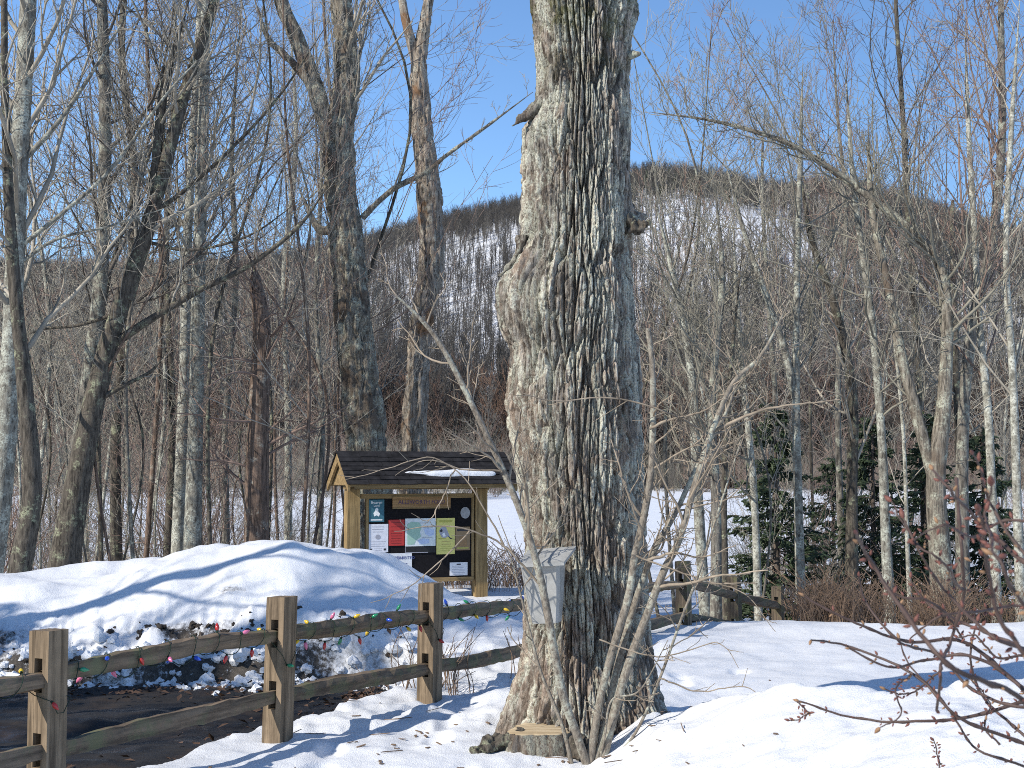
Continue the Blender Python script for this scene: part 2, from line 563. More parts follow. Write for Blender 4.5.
def gh(x, y, fine=True):
    x = np.asarray(x, float); y = np.asarray(y, float)
    z = 0.06 * fbm(x * 0.3, y * 0.3, oct=3, seed=1)
    if fine:
        z = z + 0.022 * fbm(x * 1.2, y * 1.5, oct=3, seed=2)
        trod = np.exp(-((x + 0.4) / 1.3) ** 2) * smooth(7.5, 9, y) * (1 - smooth(13.5, 15, y))
        z = z + (0.010 + 0.045 * trod) * fbm(x * 3.5, y * 4.0, oct=3, seed=3)
    side = smooth(0.2, 1.5, x)
    drop = side * smooth(14.2 + 0.15 * np.sin(x * 1.1), 21.5, y) + (1 - side) * smooth(18.5, 28, y)
    z = z - 1.15 * drop
    # plowed bank
    A = np.interp(x, BX, BZ)
    yf = 11.6 + 0.2 * vnoise(x * 0.8, x * 0 + 3.3, seed=21)
    t = np.clip((y - yf) / (14.0 - yf), 0, 1)
    pr = smooth(0, 1, t) ** 0.75
    back = 1 - smooth(14.2, 17.2, y)
    lump = 1 + 0.16 * fbm(x * 0.9, y * 1.0, oct=3, seed=9)
    bk = A * pr * back * lump
    if fine:
        wf = np.exp(-((t - 0.16) / 0.22) ** 2) * (y < 14) * smooth(0.0, -1.0, x) * smooth(11.35, 11.65, y)
        bk = bk + wf * (0.09 * np.abs(fbm(x * 2.3, y * 2.6, oct=3, seed=11)) + 0.07 * np.abs(fbm(x * 8, y * 8, oct=3, seed=13)) - 0.03)
        bk = bk + 0.035 * A * back * smooth(0.1, 0.4, t) * fbm(x * 2.6, y * 2.6, oct=3, seed=12)
    z = z + bk
    # near mound on the right
    yc = np.interp(x, [0.4, 0.75, 1.0, 1.2, 1.5, 1.8, 2.5, 4], [8.1, 8.15, 7.9, 7.6, 7.1, 6.8, 6.6, 6.6]) + 0.08 * vnoise(x * 1.7, y * 0, seed=31)
    mh = np.interp(x, [0.42, 0.6, 0.75, 1.0, 1.2, 1.5, 1.8, 2.5, 4, 9], [0, .10, .22, .31, .39, .50, .61, .73, .78, .5]) * (1 + 0.05 * vnoise(x * 1.4, y * 1.1, seed=32))
    mp = 1 - smooth(yc - 0.15, yc + 0.75, y)
    mp = mp * (0.80 + 0.20 * smooth(3.5, 6.3, y))
    z = z + mh * mp
    if fine:
        near = 1 - smooth(8.5, 10.5, y)
        z = z + near * smooth(-0.5, 0.6, x) * (0.028 * fbm(x * 2.2, y * 1.7, oct=4, seed=35) - 0.022 * smooth(0.25, 0.6, vnoise(x * 3.1, y * 2.6, seed=36)) + 0.009 * fbm(x * 9, y * 8, oct=3, seed=37))
        # old footprints leading past the fence
        for fx, fy in FOOT:
            z = z - 0.055 * np.exp(-(((x - fx) / 0.075) ** 2 + ((y - fy) / 0.14) ** 2) ** 2)
    # small rise round the foot of the maple
    z = z + 0.04 * np.exp(-(((x - 0.7) / 0.5) ** 2 + ((y - 8.2) / 0.4) ** 2))
    # the driveway is cleared
    sd = road_sd(x, y)
    z = z - 0.34 * smooth(-0.02, 0.10, sd)
    # far field rises gently towards the woods
    z = z + 0.5 * smooth(90, 230, y) + 1.0 * smooth(60, 200, y) * smooth(-5, -60, x) + 2.0 * smooth(230, 420, y)
    return z


def ghs(x, y):
    return float(gh(np.array([x]), np.array([y]))[0])


def near_ground():
    nr, nc = 520, 640
    inv = np.linspace(1 / 3.0, 1 / 27.0, nr)
    Y = 1 / inv
    # denser rows where the ground is far (grazing)
    U = np.linspace(-0.56, 0.56, nc)
    YY, UU = np.meshgrid(Y, U, indexing='ij')
    XX = UU * YY
    ZZ = gh(XX, YY)
    V = np.stack([XX, YY, ZZ], -1).reshape(-1, 3)
    i = np.arange(nr - 1)[:, None] * nc; j = np.arange(nc - 1)[None]
    q = np.stack([i + j, i + j + 1, i + nc + j + 1, i + nc + j], -1).reshape(-1, 4)
    me = make_mesh('snow_ground', V, [q], M['snow'])
    sd = road_sd(XX, YY).ravel()
    x, y, z = V.T
    edge = np.exp(-(np.clip(-sd, 0, 5) / 0.10) ** 2) * 0.34
    foot = np.exp(-((y - 11.62) / 0.24) ** 2) * smooth(-0.9, -1.8, x)
    foot = foot * (0.30 + 0.5 * vnoise(x * 1.7, y * 1.7, seed=41) + 0.35 * vnoise(x * 7, y * 7, seed=42))
    patch = 1.1 * np.exp(-(((x + 2.75) / 0.5) ** 2 + ((y - 12.15) / 0.15) ** 2)) + 0.95 * np.exp(-(((x + 4.55) / 0.35) ** 2 + ((y - 12.15) / 0.3) ** 2))
    patch += 0.75 * np.exp(-(((x + 2.55) / 0.22) ** 2 + ((y - 12.6) / 0.10) ** 2))
    patch *= 0.8 + 0.6 * vnoise(x * 6, y * 6, seed=43)
    d = np.clip(edge * (x < -0.7) + foot + patch, 0, 1)
    at = me.attributes.new('dirt', 'FLOAT', 'POINT')
    at.data.foreach_set('value', d.astype(np.float32))
    o = link('snow_ground', me)
    tag(o, 'packed white snow covering the yard and plowed bank', kind='structure')


def far_ground():
    def axis(lim, n, p=2.2):
        t = np.linspace(-1, 1, n)
        return np.sign(t) * np.abs(t) ** p * lim
    X = axis(1500, 120)
    Y = np.concatenate([np.linspace(-60, 60, 61), 60 + (np.linspace(0, 1, 60)[1:] ** 1.8) * 1700])
    XX, YY = np.meshgrid(X, Y)
    ZZ = gh(XX, YY, False)
    inside = (smooth(3.2, 4.5, YY)) * (1 - smooth(23, 26, YY)) * (1 - smooth(0.46 * YY - 1.0, 0.52 * YY + 0.01, np.abs(XX)))
    ZZ = ZZ - 1.2 * (inside > 0.01) * np.clip(inside * 3, 0, 1) - 0.04
    V = np.stack([XX, YY, ZZ], -1).reshape(-1, 3)
    nr, nc = XX.shape
    i = np.arange(nr - 1)[:, None] * nc; j = np.arange(nc - 1)[None]
    q = np.stack([i + j, i + j + 1, i + nc + j + 1, i + nc + j], -1).reshape(-1, 4)
    o = link('snow_field', make_mesh('snow_field', V, [q], M['snow_plain']))
    tag(o, 'wide snow covered field beyond the trees', kind='structure')


def driveway():
    X = np.linspace(-9, -0.5, 190); Y = np.linspace(2.5, 12.3, 230)
    XX, YY = np.meshgrid(X, Y)
    rut = 0.018 * np.sin(YY * 4.6 + 0.8 * vnoise(XX * 0.6, YY * 0.4, seed=51)) + 0.03 * fbm(XX * 0.8, YY * 1.6, oct=4, seed=52) + 0.008 * fbm(XX * 7, YY * 9, oct=2, seed=53)
    ZZ = -0.16 + rut * 1.2
    V = np.stack([XX, YY, ZZ], -1).reshape(-1, 3)
    nr, nc = XX.shape
    i = np.arange(nr - 1)[:, None] * nc; j = np.arange(nc - 1)[None]
    q = np.stack([i + j, i + j + 1, i + nc + j + 1, i + nc + j], -1).reshape(-1, 4)
    o = link('driveway', make_mesh('driveway', V, [q], M['road']))
    tag(o, 'wet dark driveway with ruts and old leaves', kind='structure')


RIDGE_PX = np.array([-900, -300, 0, 200, 330, 370, 440, 500, 560, 620, 650, 700, 760, 800, 850, 900, 950, 1000, 1060, 1200, 1500, 2100])
RIDGE_PY = np.array([330, 290, 268, 264, 250, 240, 219, 206, 190, 170, 165, 171, 184, 178, 192, 213, 237, 256, 266, 285, 320, 360])


def mountain_z(x, y):
    D = 1000.0
    px = 512 + x / D * F
    py = np.interp(px, RIDGE_PX, RIDGE_PY)
    top = 1.6 + (HORIZON - py) / F * D - 11
    t = np.clip((y - 330) / (D - 330), 0, 1.6)
    pr = np.where(t < 1, smooth(0, 1, t * 0.96) ** 0.9, 1 - 0.35 * (t - 1))
    z = top * pr + 9 * pr * (1 - np.clip(t, 0, 1)) * fbm(x * 0.006, y * 0.005, oct=3, seed=61) * 2
    return z - 3


def mountain():
    X = np.linspace(-1100, 1100, 221); Y = np.concatenate([np.linspace(320, 1050, 90), np.linspace(1080, 1500, 10)])
    XX, YY = np.meshgrid(X, Y)
    ZZ = mountain_z(XX, YY)
    V = np.stack([XX, YY, ZZ], -1).reshape(-1, 3)
    nr, nc = XX.shape
    i = np.arange(nr - 1)[:, None] * nc; j = np.arange(nc - 1)[None]
    q = np.stack([i + j, i + j + 1, i + nc + j + 1, i + nc + j], -1).reshape(-1, 4)
    o = link('mountain', make_mesh('mountain', V, [q], M['snow_plain']))
    tag(o, 'snowy wooded mountain ridge against the blue sky', kind='structure')


near_ground(); far_ground(); driveway(); mountain()


# ------------------------------------------------------------------ scattered woods (stuff): instances on points
def scatter(name, label, pts, rots, scales, sources, mats_none=None):
    col = bpy.data.collections.new(name + '_sources')
    for k, me in enumerate(sources):
        so = bpy.data.objects.new('source_%s_%d' % (name, k), me)
        col.objects.link(so)
    me = bpy.data.meshes.new(name)
    pts = np.asarray(pts, np.float32)
    me.vertices.add(len(pts)); me.vertices.foreach_set('co', pts.ravel())
    a = me.attributes.new('rot', 'FLOAT_VECTOR', 'POINT'); a.data.foreach_set('vector', np.asarray(rots, np.float32).ravel())
    a = me.attributes.new('scl', 'FLOAT_VECTOR', 'POINT'); a.data.foreach_set('vector', np.asarray(scales, np.float32).ravel())
    me.update()
    o = link(name, me)
    ng = bpy.data.node_groups.new(name, 'GeometryNodeTree')
    ng.interface.new_socket('Geometry', in_out='INPUT', socket_type='NodeSocketGeometry')
    ng.interface.new_socket('Geometry', in_out='OUTPUT', socket_type='NodeSocketGeometry')
    gi = ng.nodes.new('NodeGroupInput'); go = ng.nodes.new('NodeGroupOutput')
    m2p = ng.nodes.new('GeometryNodeMeshToPoints')
    ci = ng.nodes.new('GeometryNodeCollectionInfo')
    ci.inputs['Collection'].default_value = col
    ci.inputs['Separate Children'].default_value = True
    ci.inputs['Reset Children'].default_value = True
    iop = ng.nodes.new('GeometryNodeInstanceOnPoints')
    iop.inputs['Pick Instance'].default_value = True
    ra = ng.nodes.new('GeometryNodeInputNamedAttribute'); ra.data_type = 'FLOAT_VECTOR'; ra.inputs['Name'].default_value = 'rot'
    sa = ng.nodes.new('GeometryNodeInputNamedAttribute'); sa.data_type = 'FLOAT_VECTOR'; sa.inputs['Name'].default_value = 'scl'
    e2r = ng.nodes.new('FunctionNodeEulerToRotation')
    L = ng.links.new
    L(gi.outputs[0], m2p.inputs['Mesh'])
    L(m2p.outputs[0], iop.inputs['Points'])
    L(ci.outputs[0], iop.inputs['Instance'])
    L(ra.outputs[0], e2r.inputs[0]); L(e2r.outputs[0], iop.inputs['Rotation'])
    L(sa.outputs[0], iop.inputs['Scale'])
    L(iop.outputs[0], go.inputs[0])
    md = o.modifiers.new('scatter', 'NODES'); md.node_group = ng
    tag(o, label, kind='stuff')
    return o


def simple_tree(seed, h=14.0, r=0.16, nb=26, sub=4, mat=None):
    rng = np.random.default_rng(seed)
    pts = np.array([[0, 0, -0.5], [rng.normal() * .2, rng.normal() * .2, h * .35], [rng.normal() * .4, rng.normal() * .4, h * .7], [rng.normal() * .6, rng.normal() * .6, h]])
    p, rr = resample(pts, 7, [r, r * .8, r * .5, r * .12])
    mb = MB(); mb.tube(p, rr, 4)
    b, br = kids(p[None], rr[None], rng, nb, (0.28, 0.98), (0.5, 1.0), (0.16, 0.36), k=4, up=0.22, wig=0.15, rf=0.5, rmin=0.05, tip=0.4)
    V, q = tubes(b, br, 3); mb.add(V, q)
    if sub:
        b2, br2 = kids(b, br, rng, sub, (0.25, 1.0), (0.4, 0.9), (0.3, 0.6), k=3, up=0.15, wig=0.15, rf=0.6, rmin=0.032, tip=0.6)
        V, q = tubes(b2, br2, 3); mb.add(V, q)
    return mb.mesh('bare_wood_tree', mat)


def conifer_far(seed, h=13.0, mat=None):
    rng = np.random.default_rng(seed)
    mb = MB()
    mb.tube(np.array([[0, 0, -.5], [0, 0, h * .5], [0, 0, h]]), np.array([.18, .1, .02]), 4)
    n = 150
    z = h * (0.1 + 0.9 * rng.random(n) ** 0.9); a = rng.random(n) * 2 * PI
    L = (h - z) * 0.26 + 0.25
    d = np.stack([np.cos(a), np.sin(a), -0.25 + 0.3 * rng.random(n)], 1)
    b0 = np.stack([0 * z, 0 * z, z], 1)
    pts = np.stack([b0, b0 + d * L[:, None] * .5, b0 + d * L[:, None] + np.array([0, 0, -.1])], 1)
    R = np.stack([0.10 + 0 * L, 0.28 + 0 * L, 0.03 + 0 * L], 1)
    V, q = tubes(pts, R, 3); mb.add(V, q)
    return mb.mesh('far_conifer', mat)


M['far_wood'] = plain_mat('far bare wood', (0.062, 0.057, 0.052), 0.4, 0.4, 0.9, 0.1, 0)
M['far_wood2'] = plain_mat('far pale wood', (0.095, 0.088, 0.08), 0.4, 0.4, 0.9, 0.1, 0)
M['far_red'] = plain_mat('far reddish wood', (0.115, 0.075, 0.055), 0.4, 0.4, 0.9, 0.1, 0)
rng = np.random.default_rng(11)


def woods():
    src = [simple_tree(100 + k, 13 + k % 3, 0.20, 24, 3, M['far_wood'] if k % 2 else M['far_wood2']) for k in range(6)]
    n = 62000
    y = 335 + 720 * rng.random(n) ** 0.85
    x = (rng.random(n) - 0.5) * 2 * (0.47 * y + 60)
    # dense top, thinner snowy mid slopes, dense foot
    t_ = smooth(0, 1, np.clip((y - 330) / 670, 0, 1) * 0.96)
    px_ = 512 + x / y * F
    mid = np.exp(-((t_ - 0.60) / 0.22) ** 2) * (1 - smooth(770, 880, px_)) * smooth(330, 430, px_)
    dens = 0.90 - 0.62 * mid + 0.35 * fbm(x * 0.008, y * 0.010, oct=3, seed=71)
    keep = rng.random(n) < dens
    x, y = x[keep], y[keep]
    z = mountain_z(x, y)
    N = len(x)
    rot = np.zeros((N, 3)); rot[:, 2] = rng.random(N) * 6.28; rot[:, 0] = rng.normal(size=N) * .04
    s = rng.uniform(0.6, 1.1, N) * (1 - 0.35 * smooth(880, 1000, y))
    scatter('mountain_forest', 'bare grey forest covering the snowy mountainside', np.stack([x, y, z], 1), rot, np.stack([s, s, s], 1), src)
    # dark conifers near the crest
    n = 2600
    y = 800 + 230 * rng.random(n); x = (rng.random(n) - 0.35) * 900
    k = (fbm(x * 0.01, y * 0.012, oct=3, seed=73) + 1.1 * smooth(880, 980, y) > 0.35) & (x > 40) & (x < 330)
    x, y = x[k], y[k]; z = mountain_z(x, y); N = len(x)
    rot = np.zeros((N, 3)); rot[:, 2] = rng.random(N) * 6.28
    s = rng.uniform(0.5, 0.9, N)
    scatter('crest_conifers', 'dark conifers along the mountain crest', np.stack([x, y, z], 1), rot, np.stack([s, s, s * 1.05], 1), [conifer_far(300 + q, 12, M['needles']) for q in range(3)])
    # wood at the far side of the field
    src = [simple_tree(200 + k, 12 + k % 4, 0.16, 34, 5, [M['far_wood'], M['far_wood2'], M['far_red']][k % 3]) for k in range(6)]
    n = 5200
    y = 165 + 190 * rng.random(n) ** 1.3; x = (rng.random(n) - 0.5) * 2 * (0.45 * y + 25)
    z = gh(x, y, False)
    rot = np.zeros((n, 3)); rot[:, 2] = rng.random(n) * 6.28
    s = rng.uniform(0.55, 1.15, n)
    scatter('field_edge_woods', 'grey brown woods at the far edge of the field', np.stack([x, y, z], 1), rot, np.stack([s, s, s], 1), src)


woods()


# ------------------------------------------------------------------ bare trees
def ground_base(px, Y):
    x = (px - 512) / F * Y
    return np.array([x, Y, ghs(x, Y) - 0.12])


def px_path(pts, Y, dY=0.0, base=True):
    out = []
    n = len(pts)
    for i, (px, py) in enumerate(pts):
        yy = Y + dY * i / max(1, n - 1)
        out.append(ground_base(px, yy) if (i == 0 and base) else P(px, py, yy))
    return np.array(out)


def trunk_tube(pts, r, rng, n=46, sides=14, rough=0.06, wob=0.12):
    p, rr = resample(pts, n, r)
    w = np.cumsum(rng.normal(size=(n, 3)) * 0.012, axis=0)
    w -= np.linspace(0, 1, n)[:, None] * w[-1]
    p = p + w * wob * 6 * rr.mean()
    V, q = tubes(p, rr, sides)
    Vn = V.reshape(n, sides, 3)
    c = p[:, None, :]
    if sides >= 50:      # shaggy bark: long strips
        a1 = np.abs(fbm(Vn[..., 0] * 16, Vn[..., 1] * 16, Vn[..., 2] * 2.6, oct=3, seed=int(rng.integers(999))))
        nz = 1.6 * np.clip(a1 / 0.5, 0, 1) - 0.9 + 0.8 * vnoise(Vn[..., 0] * 3, Vn[..., 1] * 3, Vn[..., 2] * 2.0, seed=7)
    else:
        nz = fbm(Vn[..., 0] * 9, Vn[..., 1] * 9, Vn[..., 2] * 2.2, oct=3, seed=int(rng.integers(999)))
    Vn = c + (Vn - c) * (1 + rough * nz)[..., None]
    return Vn.reshape(-1, 3), q, p, rr


def add_crown(mb, p, rr, rng, nb=(12, 6, 4), start=0.35, blen=(0.2, 0.48), ang=(0.6, 1.2), up=0.12, rmin=0.0034, end=0.99, wig=0.14, sublen=(0.28, 0.6)):
    b, br = kids(p[None], rr[None], rng, nb[0], (start, end), ang, blen, k=8, up=up, wig=wig, rf=0.33, rmin=rmin * 1.6, tip=0.25)
    V, q = tubes(b, br, 5); mb.add(V, q)
    if len(nb) > 1 and nb[1]:
        b2, br2 = kids(b, br, rng, nb[1], (0.15, 0.98), (0.45, 1.0), sublen, k=6, up=up * 0.8, wig=wig, rf=0.6, rmin=rmin * 1.2, tip=0.35)
        V, q = tubes(b2, br2, 3); mb.add(V, q)
        if len(nb) > 2 and nb[2]:
            b3, br3 = kids(b2, br2, rng, nb[2], (0.15, 0.98), (0.4, 0.95), (0.3, 0.65), k=4, up=up * 0.6, wig=wig, rf=0.7, rmin=rmin, tip=0.6)
            V, q = tubes(b3, br3, 3); mb.add(V, q)


def tree(name, label, pts, Y, w, bark, twig, nb=(12, 6, 4), start=0.35, seed=0, dY=0.0, limbs=(), group=None, sides=14, rough=0.06, n=46, **kw):
    """pts: pixels from foot to top; w: width in pixels from foot to top; limbs: (pts, widths) given the same way, nb"""
    rng = np.random.default_rng(seed + 1000)
    path = px_path(pts, Y, dY)
    base = path[0].copy()
    t = thing(name, label, 'tree', tuple(base), group)
    rad = np.interp(np.linspace(0, 1, len(pts)), np.linspace(0, 1, len(w)), np.array(w, float)) / 2 / F * Y
    rad[0] *= 1.18
    if pts[-1][1] > -30 and name in ('bare_tree', 'arching_tree'): rad[-1] = 0.5 / 2 / F * Y
    V, q, p, rr = trunk_tube(path, rad, rng, n, sides, rough)
    wpart('trunk', V, [q], M[bark], t)
    mb = MB()
    if nb: add_crown(mb, p, rr, rng, nb, start, **kw)
    for lp, lw, lnb in limbs:
        lpath = px_path(lp, Y, dY, False)
        lr = np.interp(np.linspace(0, 1, len(lp)), np.linspace(0, 1, len(lw)), np.array(lw, float)) / 2 / F * Y
        if lp[-1][1] > -30: lr[-1] = 0.6 / 2 / F * Y
        V, q, p2, r2 = trunk_tube(lpath, lr, rng, 26, 9, rough)
        wpart('limb', V, [q], M[bark], t)
        if lnb: add_crown(mb, p2, r2, rng, lnb, 0.15, **kw)
    if mb.n:
        wpart('branches', mb.verts(), mb.faces(), M[twig], t)['kind'] = 'stuff'
    return t


def left_woods():
    tree('bare_tree', 'pale lichen-spotted trunk nearest the left edge of the photo', [(-12, 575), (3, 470), (12, 330), (17, 200), (25, 60), (30, -40), (33, -160)], 17, (24, 19, 17, 12), 'bark_pale', 'twig_grey', (16, 8, 7), 0.25, 1,
         limbs=[([(22, 245), (60, 215), (110, 170), (170, 90), (215, 45)], (5, 2), (8, 5, 4)), ([(24, 160), (60, 120), (100, 60), (135, 0)], (6, 2), (7, 5, 4)), ([(14, 268), (55, 240), (110, 226), (175, 205)], (4, 1.5), (7, 4, 3))])
    tree('bare_tree', 'dark grey leaning trunk standing right beside the pale tree at left edge', [(16, 580), (32, 500), (26, 400), (12, 250), (5, 100), (4, 0), (2, -140)], 16.2, (22, 16, 8, 5), 'bark_dark', 'twig_grey', (12, 7, 4), 0.35, 2)
    tree('bare_tree', 'straight grey trunk crossing behind the dark leaning maple', [(60, 570), (75, 480), (95, 330), (103, 240), (105, 110), (102, 0), (100, -140)], 19, (18, 9), 'bark_grey', 'twig_dark', (14, 8, 7), 0.35, 3)
    tree('bare_tree', 'dark mossy trunk leaning right with one long low curving limb', [(60, 575), (84, 450), (110, 340), (150, 220), (183, 100), (215, 0), (240, -90)], 18, (28, 21, 15, 10, 8), 'bark_dark', 'twig_grey', (10, 8, 7), 0.45, 4,
         limbs=[([(112, 345), (150, 320), (200, 290), (250, 265), (300, 225), (328, 185)], (9, 3), (5, 5, 3)),
                ([(128, 300), (152, 200), (164, 90), (192, -10)], (13, 7), (6, 6, 4)),
                ([(98, 400), (125, 385), (150, 372), (165, 355)], (6, 2), (4, 4)),
                ([(150, 215), (185, 190), (230, 150), (280, 95), (330, 20)], (5, 2), (7, 5, 4)),
                ([(120, 312), (80, 325), (40, 330), (5, 345)], (4, 1.5), (6, 4, 3)),
                ([(140, 240), (190, 250), (250, 235), (300, 200)], (4, 1.5), (6, 4, 3))])
    tree('bare_tree', 'slim pale trunk, left one of the close pair left of the snag', [(178, 550), (183, 400), (187, 250), (195, 100), (204, -60)], 21, (12, 6), 'bark_white', 'twig_olive', (12, 7, 7), 0.4, 5)
    tree('bare_tree', 'grey trunk, thicker right one of the close pair left of the snag', [(193, 552), (196, 400), (199, 250), (203, 120), (206, 0), (208, -90)], 20.5, (16, 8), 'bark_pale', 'twig_grey', (12, 7, 7), 0.45, 6)
    tree('bare_tree', 'thin dark trunk just left of the pale pair', [(168, 555), (172, 420), (166, 250), (174, 100), (190, -20)], 22, (8, 4), 'bark_dark', 'twig_dark', (12, 7, 7), 0.4, 7)
    tree('dead_snag', 'thick reddish brown broken snag left of the kiosk roof', [(257, 548), (259, 420), (262, 330), (256, 285), (254, 272)], 20, (23, 20, 16, 5), 'bark_red', 'twig_red', (16, 6, 4), 0.3, 8, blen=(0.2, 0.42), ang=(0.9, 1.5), up=-0.02)
    tree('bare_maple', 'big shaggy maple behind the kiosk roof forking high into two limbs', [(374, 600), (368, 450), (357, 340), (347, 240), (340, 160), (347, 70), (343, 0), (338, -140)], 22, (44, 40, 33, 30, 27, 20, 17), 'bark_rough', 'twig_grey', (12, 8, 7), 0.62, 9, blen=(0.10, 0.24), sides=72, rough=0.16, n=300,
         limbs=[([(348, 222), (328, 130), (302, 52), (280, 0), (262, -70)], (22, 11), (7, 7, 4)),
                ([(318, 92), (290, 60), (268, 38), (255, 0)], (9, 5), (4, 6, 4)),
                ([(362, 218), (392, 190), (425, 173), (447, 155), (490, 124), (533, 92)], (7, 2), (9, 4, 3)),
                ([(352, 262), (335, 232), (318, 228), (300, 190)], (14, 5), (4, 5, 4))])
    tree('dead_tree', 'twisting half-barkless dead tree between the shaggy maple and the big trunk', [(412, 600), (414, 440), (421, 330), (431, 255), (428, 180), (421, 112), (419, 62), (428, 5), (433, -50)], 25, (26, 22, 21, 25, 22, 17, 11, 9), 'bark_dead', 'twig_grey', None, 0.75, 10, sides=60, rough=0.20, n=260,
         limbs=[([(420, 74), (409, 35), (402, 0), (397, -40)], (11, 7), None)])
    tree('bare_tree', 'slim trunk rising just left of the shaggy maple', [(318, 560), (322, 420), (316, 300), (322, 150), (312, 0)], 26, (7, 3), 'bark_grey', 'twig_grey', (14, 7, 7), 0.3, 12)
    tree('bare_tree', 'slim grey-green trunk midway between the pale pair and the snag', [(228, 552), (226, 420), (236, 280), (232, 150), (242, 0)], 24, (8, 4), 'bark_grey', 'twig_olive', (14, 7, 7), 0.3, 13)
    tree('bare_tree', 'leaning trunk that crosses the pale pair near the top left', [(120, 560), (116, 430), (128, 300), (135, 180), (122, 60), (128, -60)], 23, (11, 6), 'bark_dark', 'twig_dark', (14, 7, 7), 0.35, 14)
    tree('bare_tree', 'thin trunk rising between the snag and the slim trunk by the maple', [(290, 555), (288, 420), (284, 280), (296, 140), (288, 0)], 28, (8, 4), 'bark_pale', 'twig_grey', (14, 7, 7), 0.3, 15)


left_woods()


def right_woods():
    tree('bare_tree', 'crooked pale trunk nearest the right side of the big maple', [(706, 605), (697, 480), (692, 380), (683, 320), (672, 270), (655, 200)], 18.5, (11, 5), 'bark_pale', 'twig_olive', (12, 7, 7), 0.35, 21)
    tree('bare_tree', 'stout grey trunk rising just behind the far fence posts', [(714, 608), (716, 500), (712, 400), (722, 280), (716, 190)], 17.5, (11, 5), 'bark_grey', 'twig_olive', (12, 7, 7), 0.35, 22)
    tree('bare_tree', 'thin dark trunk hard against the stout trunk behind the far fence', [(725, 608), (724, 500), (730, 380), (742, 250)], 17.8, (7, 4), 'bark_dark', 'twig_dark', (12, 7, 7), 0.35, 23)
    tree('bare_tree', 'slender lichen-pale trunk in front of the left spruce, left one', [(757, 610), (754, 494), (745, 397), (737, 300), (733, 220)], 19, (8, 4), 'bark_white', 'twig_olive', (14, 7, 7), 0.3, 24)
    tree('bare_tree', 'straight pale trunk in front of the left spruce with forked leaning limb', [(800, 612), (799, 530), (796, 400), (797, 280), (800, 170), (803, 60)], 18.5, (10, 4), 'bark_pale', 'twig_olive', (14, 7, 7), 0.35, 25,
         limbs=[([(796, 398), (783, 345), (766, 296), (742, 225), (725, 160)], (9, 3), (8, 6, 4))])
    tree('bare_tree', 'dark trunk standing between the two spruces', [(848, 615), (852, 500), (852, 390), (833, 300), (812, 240), (800, 170)], 20, (13, 5), 'bark_dark', 'twig_grey', (14, 7, 7), 0.35, 26)
    tree('bare_tree', 'pale trunk in front of the right spruce, with lichen on its left side', [(888, 618), (886, 540), (881, 430), (873, 330), (862, 250), (852, 170), (845, 60)], 17.5, (11, 4), 'bark_pale', 'twig_olive', (14, 7, 7), 0.35, 27)
    tree('bare_tree', 'thin pale pole just right of the lichen-sided trunk', [(908, 620), (907, 540), (903, 430), (890, 300), (880, 200)], 18, (5, 2), 'bark_white', 'twig_grey', (12, 5, 4), 0.3, 28)
    tree('arching_tree', 'thick trunk at right whose limb arches far left over the woods', [(944, 626), (940, 560), (936, 480), (944, 400), (947, 310), (937, 260), (905, 226), (860, 190), (820, 162), (780, 140), (714, 121), (650, 112)], 16.8, (23, 20, 11, 9, 7, 5, 1), 'bark_rough', 'twig_olive', (44, 6, 4), 0.38, 29, sides=20, rough=0.09, n=90, blen=(0.10, 0.24), up=0.22,
         limbs=[([(934, 480), (918, 420), (900, 350), (889, 290), (872, 210), (868, 120)], (13, 6), (12, 6, 4))])
    tree('bare_tree', 'slim pale trunk with smooth bark near the right edge', [(994, 625), (993, 520), (988, 410), (979, 320), (975, 240), (968, 120), (965, 20)], 17, (10, 4), 'bark_white', 'twig_red', (16, 7, 7), 0.4, 30, ang=(0.4, 0.8))
    tree('bare_tree', 'pale trunk closest to the right edge of the photo', [(1018, 625), (1017, 500), (1013, 380), (1006, 260), (1012, 120), (1020, 0)], 16.6, (10, 4), 'bark_white', 'twig_grey', (14, 7, 7), 0.35, 31, ang=(0.4, 0.9))
    tree('bare_tree', 'tall grey tree with many upright reddish branches at upper right', [(960, 618), (962, 450), (972, 330), (993, 235), (1002, 130), (1001, 20), (1003, -70)], 19, (13, 10, 4), 'bark_grey', 'twig_red', (22, 7, 5), 0.4, 32, ang=(0.35, 0.8), blen=(0.2, 0.42))
    tree('bare_tree', 'slender dark-stemmed tree with upswept branches standing against the sky', [(925, 618), (920, 400), (908, 215), (903, 120), (896, 10), (893, -70)], 21, (8, 3), 'bark_dark', 'twig_dark', (20, 6, 5), 0.42, 33, ang=(0.35, 0.75), blen=(0.18, 0.4))
    tree('bare_tree', 'spindly tree with upright red twigs left of the upswept dark tree', [(842, 612), (838, 400), (846, 220), (838, 120), (832, 20)], 23, (7, 2), 'bark_grey', 'twig_red', (20, 6, 5), 0.4, 34, ang=(0.35, 0.8), blen=(0.2, 0.4))
    tree('bare_tree', 'spindly bare tree rising above the left spruce top', [(770, 608), (776, 430), (768, 300), (762, 180), (766, 90)], 24, (7, 2), 'bark_grey', 'twig_grey', (18, 7, 7), 0.35, 35, ang=(0.4, 0.9))
    tree('broken_pole', 'short broken-topped dark pole in front of the ridge at right', [(966, 612), (960, 470), (955, 330), (952, 225), (953, 200)], 22, (9, 7, 6, 3), 'bark_dark', 'twig_grey', (8, 4), 0.4, 36)


right_woods()


